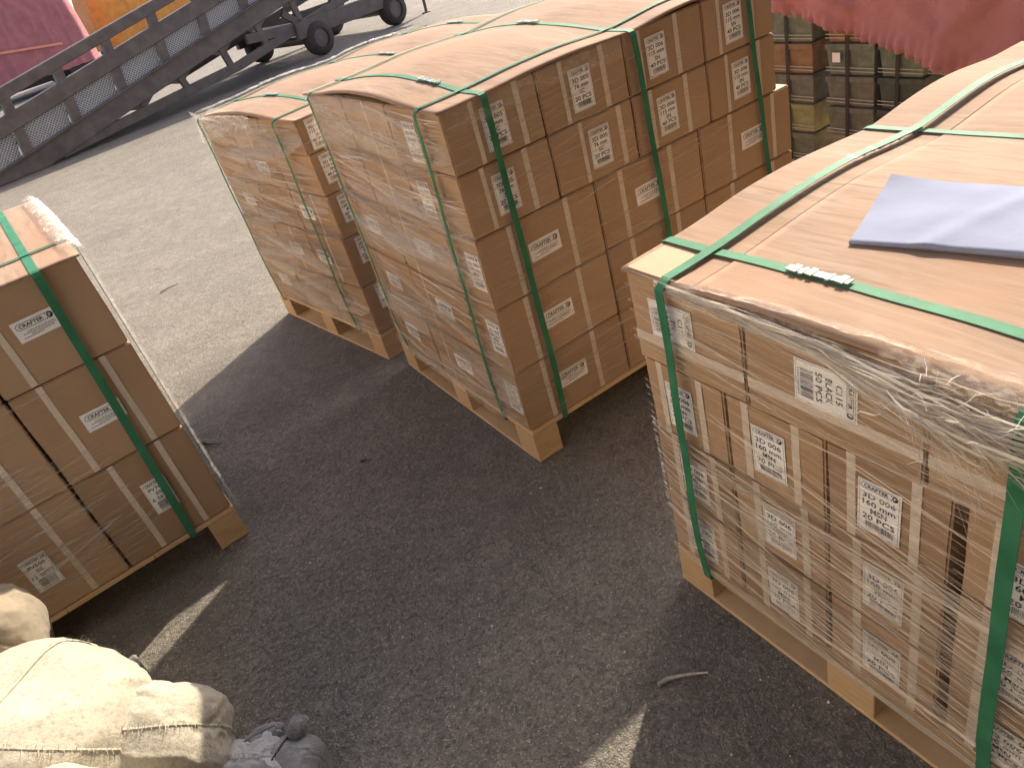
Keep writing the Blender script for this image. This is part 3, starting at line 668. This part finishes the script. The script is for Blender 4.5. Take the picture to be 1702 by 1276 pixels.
# ================================================================== crates under the red cloth
CR = [m_simple('crate_grey_green', (.15, .175, .14), .7, .3, 30), m_simple('crate_orange', (.25, .15, .085), .7, .25, 25), m_simple('crate_grey', (.15, .145, .125), .7, .25, 30), m_simple('crate_yellow', (.26, .25, .12), .7, .25, 25), m_simple('crate_dark', (.075, .085, .07), .7, .25, 30)]
STRING = m_simple('string', (.5, .48, .42), .7, .1); DARKB = m_simple('dark_band', (.035, .03, .028), .6, .1)
def crate(y0, y1, z0, z1, mat, label, tagon=False, x=2.2):
    t = link('crate', None, loc=FB.p(x, (y0 + y1) / 2, z0), rz=FB.rz); tag(t, label, 'crate', 'small crates under the red cloth')
    w, h = (y1 - y0) / 2 - .004, z1 - z0 - .003; d = .26; tp = .012
    v = [(tp, -w + tp, 0), (d - tp, -w + tp, 0), (d - tp, w - tp, 0), (tp, w - tp, 0), (0, -w, h), (d, -w, h), (d, w, h), (0, w, h)]
    link('body', bevelled(mesh('body', v, boxdata(0,1,0,1,0,1)[1]), .003), t, mat)
    link('rim', bevelled(boxdata_me(-.006, d + .006, -w - .001, w + .001, h - .024, h + .001), .002), t, mat)
    bd = boxdata_me(-.0085, -.0065, -.009, .009, .002, h); link('band', bd, t, DARKB, (0, -w * .1 + .02, 0))
    mb = MB()
    for zz_ in (.02, .035): mb.bar((-.002 + .006 * 0, -w, zz_), (-.002, w, zz_ + .003), .003, .003)
    link('string', mb.me('string'), t, STRING)
    if tagon: link('sticker', boxdata_me(-.0105, -.0088, -.02, .02, h * .45, h * .75), t, PAPER, (0, w * .5, 0))
zc = [.12, .262, .402, .54, .68, .82]
names = {(0,4): (0, 'grey-green'), (0,3): (1, 'orange'), (0,2): (2, 'grey'), (0,1): (3, 'yellow-green'), (0,0): (2, 'brownish'), (1,4): (1, 'orange'), (1,3): (0, 'grey-green stickered'), (1,2): (2, 'grey'), (1,1): (2, 'weathered grey'), (1,0): (4, 'dark'), (2,4): (4, 'dark'), (2,3): (0, 'dull green'), (2,2): (4, 'dark'), (2,1): (4, 'dark'), (2,0): (4, 'dark')}
for c, (y0, y1) in enumerate(((.60, .87), (.29, .54), (.07, .28), (-.16, .06))):
    for k in range(5):
        if c == 3 and k < 3: continue
        mi, nm = names.get((c, k), (4, 'dark')); 
        if k == 0 and c > 0: continue
        crate(y0, y1, zc[k], zc[k + 1], CR[mi], f'{nm} crate, {ORD[4-k]} down in the {ORD[c]} column under the red cloth', (c, k) == (1, 3))
pm_ = link('wooden_pallet', None, loc=FB.p(2.2, 0, 0), rz=FB.rz); tag(pm_, 'low pallet under the small crates below the red cloth', 'pallet')
link('deck_board', boxdata_me(0, .9, -.9, .85, .095, .118), pm_, DWOOD)
for y_ in (-.88, 0, .74): link('block', boxdata_me(.01, .88, y_, y_ + .1, .0, .094), pm_, PWOOD)
def red_cloth():
    hem = [(1.1, .96), (.68, .845), (.465, .777), (.265, .715), (.106, .68), (-.045, .625), (-.12, .57), (-.3, .51), (-.6, .46), (-1.0, .46)]
    def hz(y):
        for (a, b), (c, d) in zip(hem, hem[1:]):
            if c <= y <= a: return b + (d - b) * (a - y) / (a - c)
        return hem[-1][1]
    n, m = 260, 46; v = []; f = []
    for i in range(n + 1):
        y = 1.05 - 2.0 * i / n; zb = hz(y)
        for j in range(m + 1):
            q = j / m
            if q < .55: k = q / .55; z = zb + (1.02 - zb) * k; x = 2.10 + .05 * k
            else: k = (q - .55) / .45; z = 1.02 + .08 * math.sin(k * 2.2) - .0 * k; x = 2.15 + .9 * k
            hm = math.exp(-q * 22)
            fold = .030 * noise.noise(Vector((y * 5, z * 3 + y * 4, 1))) + .012 * (1 - 2 * abs(noise.noise(Vector((y * 10 - z * 14, z * 4, 17))))) + .018 * (1 - abs(noise.noise(Vector((y * 6 + z * 9, z * 5, 7)))) * 2) 
            ruff = hm * .017 * math.sin(y * 150 + 3 * noise.noise(Vector((y * 9, 0, 3)))) * (.5 + abs(noise.noise(Vector((y * 16, 2, 0)))))
            big = .03 * math.exp(-((y + .02) / .10) ** 2) * max(0, 1 - q * 1.2)
            v.append((x - .02 + fold + ruff - big, y, z + .5 * fold * (q > .5) + hm * .006 * math.sin(y * 150 + 1)))
    W = m + 1
    for i in range(n):
        for j in range(m): f.append((i*W+j, i*W+j+1, (i+1)*W+j+1, (i+1)*W+j))
    me = mesh('red_cloth', v, f, True); o = link('cloth_cover', me, None, RED, FB.p(0, 0, 0), FB.rz)
    md = o.modifiers.new('thick', 'SOLIDIFY'); md.thickness = .003; tag(o, 'dusty red cloth with a ruffled hem draped over small crates', 'cloth')
red_cloth()

# ================================================================== steel yard ramp
RA = Vector((-5.82, 10.94, 0)); RE = Vector((.7754, .6315, 0)); RN = Vector((-.6315, .7754, 0))
ramp = link('loading_ramp', None, loc=RA, rz=math.atan2(RE.y, RE.x)); tag(ramp, 'dark brown steel loading ramp on wheels with mesh sides', 'loading ramp')
EXPM = Mat('expanded_metal'); 
_o = EXPM.map((1, 1, 1)); _w = EXPM.math('MAXIMUM', EXPM.wave(_o, 14, 'DIAGONAL', 0), EXPM.wave(EXPM.map((1, 1, -1)), 14, 'DIAGONAL', 0))
EXPM.base(EXPM.ramp(_w, [(.5, (.17, .163, .155)), (.8, (.50, .485, .46))])).set(Roughness=.5, Metallic=.3); EXPM.bump(_w, .8, .02); EXPM = EXPM.m
WID = 2.0; S1 = 9.5
hr = lambda s: .90 + .174 * s; tc = lambda s: .565 + .183 * s; mbz = lambda s: .135 + .197 * s; bl_ = lambda s: -.13 + .20 * s
for yo in (0, WID):
    if not yo: link('handrail', bevelled(MB().bar((-.6, yo, hr(-.6)), (S1, yo, hr(S1)), .10, .15).me('handrail'), .01), ramp, STEEL)
    if not yo: link('top_chord', bevelled(MB().bar((-1.6, yo, tc(-1.6)), (S1, yo, tc(S1)), .12, .21).me('top_chord'), .01), ramp, STEEL)
    mb = MB(); sA, sB = .2, S1
    v0 = [(-.6, yo - .06, .005), (.68, yo - .06, .005), (sB, yo - .06, bl_(sB)), (sB, yo - .06, mbz(sB)), (-.6, yo - .06, mbz(-.6))]; v1 = [(a, b + .12, c) for a, b, c in v0]; n = len(v0)
    mb.v += v0 + v1; mb.f += [tuple(range(n))[::-1], tuple(range(n, 2*n))] + [(i, (i+1) % n, n + (i+1) % n, n + i) for i in range(n)]; mb.m += [0] * (n + 2)
    link('main_beam', bevelled(mb.me('main_beam'), .008), ramp, STEEL)
    link('beam_flange', MB().bar((-.5, yo - .02, mbz(-.5) + .012), (S1, yo - .02, mbz(S1) + .012), .17, .018).me('beam_flange'), ramp, STEEL)
    link('bottom_chord', bevelled(MB().bar((.9, yo, .09), (4.0, yo, .31), .10, .13).bar((4.0, yo, .31), (7.0, yo, .80), .10, .13).me('bottom_chord'), .006), ramp, STEEL)
    for i in range(0 if yo else 12):
        s = -.36 + .79 * i
        link('post', MB().bar((s + .10, yo, mbz(s)), (s + .20, yo, hr(s) - .02), .09, .13, (1, 0, 0)).me('post'), ramp, STEEL)
    for i in range(0 if yo else 11):
        s = -.36 + .79 * i
        pts = [(s + .10, yo, mbz(s + .1)), (s + .79, yo, mbz(s + .79)), (s + .86, yo, tc(s + .86) - .06), (s + .17, yo, tc(s + .17) - .06)]
        mb = MB(); a = [(x, y - .008, z) for x, y, z in pts]; b = [(x, y + .008, z) for x, y, z in pts]
        mb.v += a + b; mb.f += [(0, 1, 2, 3), (7, 6, 5, 4)] + [(i_, (i_+1) % 4, 4 + (i_+1) % 4, 4 + i_) for i_ in range(4)]; mb.m += [0] * 6
        link('mesh_panel', mb.me('mesh_panel'), ramp, EXPM)
    bz = lambda s: .09 + (s - .9) * .071 if s < 4 else .31 + (s - 4) * .163
    for s in (2.33, 3.05, 3.88, 4.62, 5.4):
        mb = MB().bar((s, yo, bz(s)), (s - .06, yo, bl_(s) + .03), .07, .10, (1, 0, 0))
        for sg in (-1, 1):
            a0 = [(s - .05, bl_(s - .05)), (s - .05 + sg * .22, bl_(s - .05 + sg * .22)), (s - .05, bl_(s) - .12)]
            b = len(mb.v); mb.v += [(x, yo - .02, z) for x, z in a0] + [(x, yo + .02, z) for x, z in a0]; mb.f += [(b, b+1, b+2), (b+5, b+4, b+3)] + [(b+i, b+(i+1)%3, b+3+(i+1)%3, b+3+i) for i in range(3)]; mb.m += [0] * 5
        link('strut', mb.me('strut'), ramp, STEEL)
for i in range(24):
    s = -.4 + .42 * i; link('deck_plank', MB().box(s, s + .40, .07, WID - .07, mbz(s) - .02, mbz(s) + .02).me('deck_plank'), ramp, STEEL)
def wheel(s, yo, r, wd):
    mb = MB()
    prof = [(r * .55, -wd/2), (r * .9, -wd/2), (r, -wd * .32), (r, wd * .32), (r * .9, wd/2), (r * .55, wd/2)]; n = 28
    for a, b in prof: mb.v += [(s + a * math.cos(2*math.pi*i/n), yo + b, r + .002 + a * math.sin(2*math.pi*i/n)) for i in range(n)]
    for k in range(len(prof) - 1): mb.f += [(k*n+i, k*n+(i+1)%n, (k+1)*n+(i+1)%n, (k+1)*n+i) for i in range(n)]
    mb.m = [0] * len(mb.f)
    o = link('wheel', mb.me('tyre', True), ramp, RUBBER); link('hub', MB().cyl((s, yo - wd * .4, r), (s, yo + wd * .4, r), r * .56, n=20).me('hub'), o, STEEL)
for s, yo in ((5.6, -.02), (5.6, WID), (7.35, -.02), (7.35, WID)): wheel(s, yo, .27, .24)
link('axle', MB().cyl((5.6, -.1, .27), (5.6, WID + .1, .27), .07).cyl((7.35, -.1, .27), (7.35, WID + .1, .27), .07).me('axle'), ramp, STEEL)
link('chassis_beam', bevelled(MB().box(5.2, 7.8, -.10, .02, .34, .60).box(5.2, 7.8, WID - .02, WID + .1, .34, .60).box(5.5, 5.8, .0, WID, .36, .55).me('chassis_beam'), .01), ramp, STEEL)
link('cross_brace', MB().bar((4.3, 0, .62), (6.0, 0, .48), .08, .14).bar((5.9, 0, .5), (6.6, 0, 1.1), .09, .12, (1, 0, 0)).bar((5.1, 0, .8), (5.5, 0, .45), .07, .1, (1, 0, 0)).me('cross_brace'), ramp, STEEL)
for s in (8.15,):
    link('jack_leg', bevelled(MB().box(s - .05, s + .05, -.05, .05, .30, 1.6).box(s - .10, s + .10, -.08, .08, .55, .85).cyl((s, 0, .02), (s + .02, 0, .32), .03).cyl((s, 0, 0), (s, 0, .02), .09).me('jack_leg'), .004), ramp, STEEL)

# ================================================================== covered vehicles beyond the ramp
def covered(F, L, Wd, Ht, mat, name, label, seed, strip=True, nose=.35):
    """a vehicle under a loose cover: cloth > hem, wheels and mirror bulge"""
    n, m = 90, 70; v = []; f = []
    t = link(name, None, loc=F.p(0, 0, 0), rz=F.rz); tag(t, label, 'covered vehicle', 'vehicles under cloth covers')
    for i in range(n + 1):
        a = i / n; x = -L/2 + L * a
        hh = Ht * (1 - nose * max(0, (a - .62) / .38) ** 1.2 - .12 * max(0, (.12 - a) / .12) ** 2)
        end = min(1, (a + .004) * 14, (1.004 - a) * 14) ** .5
        for j in range(m + 1):
            th = math.pi * j / m; cx_, sz = math.cos(th), math.sin(th)
            yy = Wd / 2 * math.copysign(abs(cx_) ** .45, cx_) * (1 - .14 * sz ** 3) * (.55 + .45 * end); zz_ = .38 + (hh - .38) * abs(sz) ** .5 * (.25 + .75 * end)
            d = .05 * noise.noise(Vector((x * 1.5, yy * 2.5, zz_ * 1.2 + seed))) + .03 * (1 - 2 * abs(noise.noise(Vector((x * 3 + zz_, yy * 1.2, zz_ * 2.5 + seed)))))
            lo = max(0, 1 - sz * 3)
            v.append((x + d * .4, yy + math.copysign(d + .012 * lo * math.sin(x * 23), cx_), zz_ + d * .5 - .06 * lo * noise.noise(Vector((x * 2, seed, cx_)))))
    W = m + 1
    for i in range(n):
        for j in range(m): f.append((i*W+j, (i+1)*W+j, (i+1)*W+j+1, i*W+j+1))
    f.append(tuple(range(m + 1))); f.append(tuple(n * W + k for k in range(m, -1, -1)))
    link('cover', mesh('cover', v, f, True), t, mat)
    for sx_ in (-L * .33, L * .33):
        for sy_ in (-1, 1):
            link('wheel', bevelled(MB().cyl((sx_, sy_ * (Wd/2 - .24), .33), (sx_, sy_ * (Wd/2 - .03), .33), .33, n=24).me('wheel'), .03), t, RUBBER)
    link('underbody', bevelled(MB().box(-L * .45, L * .45, -Wd * .42, Wd * .42, .22, .5).me('underbody'), .04), t, RUBBER)
    if strip:
        for sy_ in (-1, 1):
            mb = MB(); mb.bar((-L * .3, sy_ * (Wd/2 + .05), 1.05), (L * .16, sy_ * (Wd/2 + .06), 1.35), .04, .06); link('piping', mb.me('piping'), t, m_simple('coral_piping', (.75, .28, .16), .6, .05))
            bmm = bmesh.new(); bmesh.ops.create_icosphere(bmm, subdivisions=3, radius=1)
            for q in bmm.verts: q.co = Vector((q.co.x * .24 + L * .30, q.co.y * .2 + sy_ * (Wd/2 + .14), q.co.z * .2 + 1.75)) * 1.0
            mm = bpy.data.meshes.new('mirror'); bmm.to_mesh(mm); bmm.free(); link('mirror_bulge', mm, t, mat)
    return t
covered(Frame(-11.6, 25.6, R(270 + 40)), 5.0, 2.2, 3.7, PINK, 'covered_van', 'vehicle under a faded pink-red cover behind the ramp', 1, True, .45)
covered(Frame(-8.0, 31.5, R(90 + 35)), 5.6, 2.2, 3.2, ORANGE, 'covered_car', 'vehicle under a bright orange cover behind the ramp', 5, False, .2)

# ================================================================== sacks in the near corner
def sack(name, c, rad, rz, tilt, mat, label, seed, sup=2.6, fold=.05, neck=None, ncrease=16, cat='sack'):
    rr = random.Random(seed); cr = []
    for _ in range(ncrease):
        nv = Vector((rr.gauss(0, 1), rr.gauss(0, 1), rr.gauss(0, 1))).normalized(); cv = Vector((rr.gauss(0, 1), rr.gauss(0, 1), rr.gauss(0, 1) + .5)).normalized()
        cr.append((nv, rr.uniform(-.3, .3), rr.uniform(.025, .10), rr.uniform(-.9, .8), cv, rr.uniform(.4, 1.1)))
    bm = bmesh.new(); bmesh.ops.create_icosphere(bm, subdivisions=6, radius=1)
    Rm = Matrix.Rotation(rz, 3, 'Z') @ Matrix.Rotation(tilt, 3, 'Y')
    for v in bm.verts:
        d = v.co.normalized(); k = (abs(d.x) ** sup + abs(d.y) ** sup + abs(d.z) ** sup) ** (-1 / sup)
        h = 1.3 * noise.noise(d * 1.4 + Vector((seed, 0, 0)))
        wob = .12 * noise.noise(d * 3 + Vector((0, 0, seed)))
        for nv, of, wd, am, cv, rg in cr:
            g_ = d.dot(nv) - of + wob; fall = max(0, 1 - (d - cv).length / rg)
            h += am * math.exp(-(g_ / wd) ** 2) * min(1, fall * 2.2) * (1.0 if g_ > 0 else .8)
        h += .22 * (1 - 2 * abs(noise.noise(d * 3.1 + Vector((seed, seed, 0))))) + .07 * (1 - 2 * abs(noise.noise(d * 8 + Vector((seed, 0, seed))))) + .05 * noise.noise(d * 26 + Vector((seed, 2, 0)))
        p = d * k * (1 + fold * h)
        if neck and p.x > neck[0]:
            u_ = (p.x - neck[0]) / max(.01, 1.25 - neck[0]); sq = 1 - neck[1] * math.sin(min(1, u_ * 1.4) * math.pi / 2) * (1 if u_ < .62 else max(.35, 1 - (u_ - .62) * 2.2))
            pl = 1 + .16 * math.sin(math.atan2(p.z, p.y) * 9 + seed) * min(1, u_ * 2); p.y *= sq * pl; p.z *= sq * pl; p.x += u_ * neck[2]
        p = Rm @ Vector((p.x * rad[0], p.y * rad[1], p.z * rad[2])) + Vector(c)
        if p.z < .004: p.z = .004
        v.co = p - Vector((c[0], c[1], 0))
    me = bpy.data.meshes.new(name); bm.to_mesh(me); bm.free(); me.polygons.foreach_set('use_smooth', [True] * len(me.polygons))
    o = link(name, me, None, mat, (c[0], c[1], 0)); tag(o, label, cat, 'sacks in the near corner')
    o['_c'] = 0; del o['_c']; return o
def seam(parent, plane_n, plane_o, mat, wd=.010, keep=lambda p: True, n=150, name='seam', fringe=True, lift=.0028):
    """a frayed strip along the line where a plane cuts the sack"""
    me = parent.data; bm = bmesh.new(); bm.from_mesh(me); N = Vector(plane_n).normalized()
    r = bmesh.ops.bisect_plane(bm, geom=bm.verts[:] + bm.edges[:] + bm.faces[:], plane_co=plane_o, plane_no=N, clear_inner=True, clear_outer=True)
    vs_ = {v for v in bm.verts}; 
    if not vs_: bm.free(); return
    cen = Vector((0, 0, 0))
    for v in vs_: cen += v.co
    cen /= len(vs_); a = N.orthogonal().normalized(); b = N.cross(a)
    ring = sorted(((v.co - cen for v in vs_)), key=lambda q: math.atan2(q.dot(b), q.dot(a))); ring = ring[::max(1, len(ring) // n)]; bm.free()
    mb = MB(); rr = random.Random(3); R_ = len(ring)
    for i in range(R_):
        p, q = ring[i], ring[(i + 1) % R_]
        if (p - q).length > .05 or not keep(p + cen): continue
        o0 = p.normalized() * lift; o1 = q.normalized() * lift; w0 = N * wd / 2
        mb.poly([cen + p + o0 * .3 - w0, cen + q + o1 * .3 - w0, cen + q + o1, cen + p + o0]); mb.poly([cen + p + o0, cen + q + o1, cen + q + o1 * .3 + w0, cen + p + o0 * .3 + w0])
        if fringe:
            for _ in range(3):
                st = cen + p + (q - p) * rr.random() + o0; e_ = st + (N * rr.uniform(-1, 1) + p.normalized() * rr.uniform(.1, .8) + Vector((0, 0, rr.uniform(-.4, .2)))) * rr.uniform(.006, .018); sd_ = (q - p).normalized() * .0005
                mb.poly([st - sd_, st + sd_, e_ + sd_, e_ - sd_])
    if mb.f: link(name, mb.me(name), parent, mat)
s1 = sack('cloth_sack', (-1.39, 1.12, .22), (.36, .28, .25), R(38), R(-4), CREAM, 'large sunlit cream cloth sack beside the strapped load', 2, fold=.085)
seam(s1, (.92, -.25, .1), (.16, .0, .2), CREAM); seam(s1, (.3, .8, .5), (0, .1, .3), CREAM, .007)
s2 = sack('cloth_sack', (-1.07, 1.18, .15), (.19, .135, .16), R(-12), R(14), CREAM, 'smaller cream sack end bulging toward the open asphalt', 8, fold=.12)
seam(s2, (.15, .9, .45), (0, .02, .18), CREAM, .008)
s3 = sack('canvas_bag', (-1.51, 1.47, .37), (.17, .13, .14), R(20), R(10), BEIGE, 'beige canvas bag with stitched rim behind the cream sack', 12, fold=.08, cat='bag')
seam(s3, (.8, .1, .5), (.09, 0, .40), BEIGE, .008, fringe=False)
s4 = sack('cloth_sack', (-1.10, .82, .28), (.20, .16, .20), R(70), R(0), CREAM, 'pale sack in front of the large cream sack, cut by the frame', 19, fold=.08)
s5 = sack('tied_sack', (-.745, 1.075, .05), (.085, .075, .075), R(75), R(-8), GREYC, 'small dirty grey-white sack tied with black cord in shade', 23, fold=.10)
seam(s5, (-.75, .45, .35), (-.035, .03, .07), RUBBER, .006, fringe=False, name='cord')
def as_part(o, parent):
    o.parent = parent; o.location = Vector(o.location) - Vector(parent.location)
    for k in ('label', 'category', 'group'): del o[k]
DIRTYW = m_cloth('dirty_white_cloth', (.42, .42, .41), 300, .45, .7, .2, 18, .015)
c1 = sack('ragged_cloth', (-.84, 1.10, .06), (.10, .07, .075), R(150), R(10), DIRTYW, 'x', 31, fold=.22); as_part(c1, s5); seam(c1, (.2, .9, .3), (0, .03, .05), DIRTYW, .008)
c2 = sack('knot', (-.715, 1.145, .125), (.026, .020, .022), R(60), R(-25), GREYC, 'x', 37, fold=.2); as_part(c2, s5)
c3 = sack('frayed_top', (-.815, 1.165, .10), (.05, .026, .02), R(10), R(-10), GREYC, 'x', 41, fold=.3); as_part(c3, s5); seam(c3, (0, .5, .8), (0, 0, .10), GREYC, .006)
stone = link('grey_block', bevelled(MB().box(-.05, .05, -.03, .03, 0, .07).me('grey_block'), .006), None, m_simple('grey_metal', (.22, .21, .20), .5, .2), (-1.30, 1.55, 0), R(35)); tag(stone, 'small grey block poking up behind the cream sack', 'block')

# ================================================================== litter on the asphalt
TWIG = m_simple('grey_twig', (.42, .39, .34), .8, .3, 60); DTWIG = m_simple('dark_twig', (.05, .05, .04), .8, .3, 60)
def twig(pts, r, mat, label):
    mb = MB(); rr = random.Random(len(label))
    P = [Vector(p) for p in pts]; n = 8
    for i, p in enumerate(P):
        t = (P[min(i+1, len(P)-1)] - P[max(i-1, 0)]).normalized(); a = t.cross(Vector((0, 0, 1))).normalized(); b = t.cross(a)
        k = r * (1.15 - .75 * i / (len(P) - 1)) * rr.uniform(.85, 1.15)
        mb.v += [tuple(p + a * k * math.cos(2*math.pi*j/n) + b * k * math.sin(2*math.pi*j/n)) for j in range(n)]
    for i in range(len(P) - 1): mb.f += [(i*n+j, i*n+(j+1)%n, (i+1)*n+(j+1)%n, (i+1)*n+j) for j in range(n)]
    mb.f += [tuple(range(n)), tuple(range((len(P)-1)*n, len(P)*n))[::-1]]; mb.m = [0] * len(mb.f)
    o = link('twig', mb.me('twig', True), None, mat); tag(o, label, 'twig', 'twigs on the asphalt')
twig([(.124, 1.061, .006), (.150, 1.068, .007), (.175, 1.066, .008), (.205, 1.062, .008), (.242, 1.055, .005)], .0055, TWIG, 'grey stick on the asphalt in front of the near load')
twig([(-1.33, 2.757, .008), (-1.30, 2.73, .010), (-1.265, 2.715, .008), (-1.233, 2.691, .012)], .004, DTWIG, 'dark twig at the shadow edge beside the three-tier load')
twig([(-2.03, 4.80, .006), (-1.98, 4.83, .010), (-1.92, 4.86, .006)], .0035, DTWIG, 'thin dark twig on the sunlit ground')
twig([(-.623, 2.289, .005), (-.60, 2.287, .007), (-.585, 2.280, .004)], .003, DTWIG, 'short bit of twig on the shaded asphalt before the middle load')
rr = random.Random(5); mb = MB(); GR = m_simple('gravel', (.62, .58, .52), .8, .45, 300)
for i in range(1500):
    if i % 3: x, y = rr.uniform(-1.3, .9), rr.uniform(.75, 3.0)
    else: x, y = rr.gauss(-.45, .28), rr.gauss(1.25, .3)
    s = rr.uniform(.0007, .0022) * (2.0 if rr.random() < .04 else 1); b = len(mb.v)
    an = rr.uniform(0, 6); 
    mb.v += [(x + s * math.cos(an + k * 1.57) * rr.uniform(.7, 1.3), y + s * math.sin(an + k * 1.57) * rr.uniform(.7, 1.3), .0005) for k in range(4)] + [(x + s * .3 * math.cos(an + k * 1.57), y + s * .3 * math.sin(an + k * 1.57), s * rr.uniform(.8, 1.4)) for k in range(4)]
    mb.f += [(b+k, b+(k+1)%4, b+4+(k+1)%4, b+4+k) for k in range(4)] + [(b+4, b+5, b+6, b+7)]; mb.m += [0] * 5
gv = link('gravel', mb.me('gravel'), None, GR); tag(gv, 'fine pale grit scattered on the asphalt', 'gravel', kind='stuff')
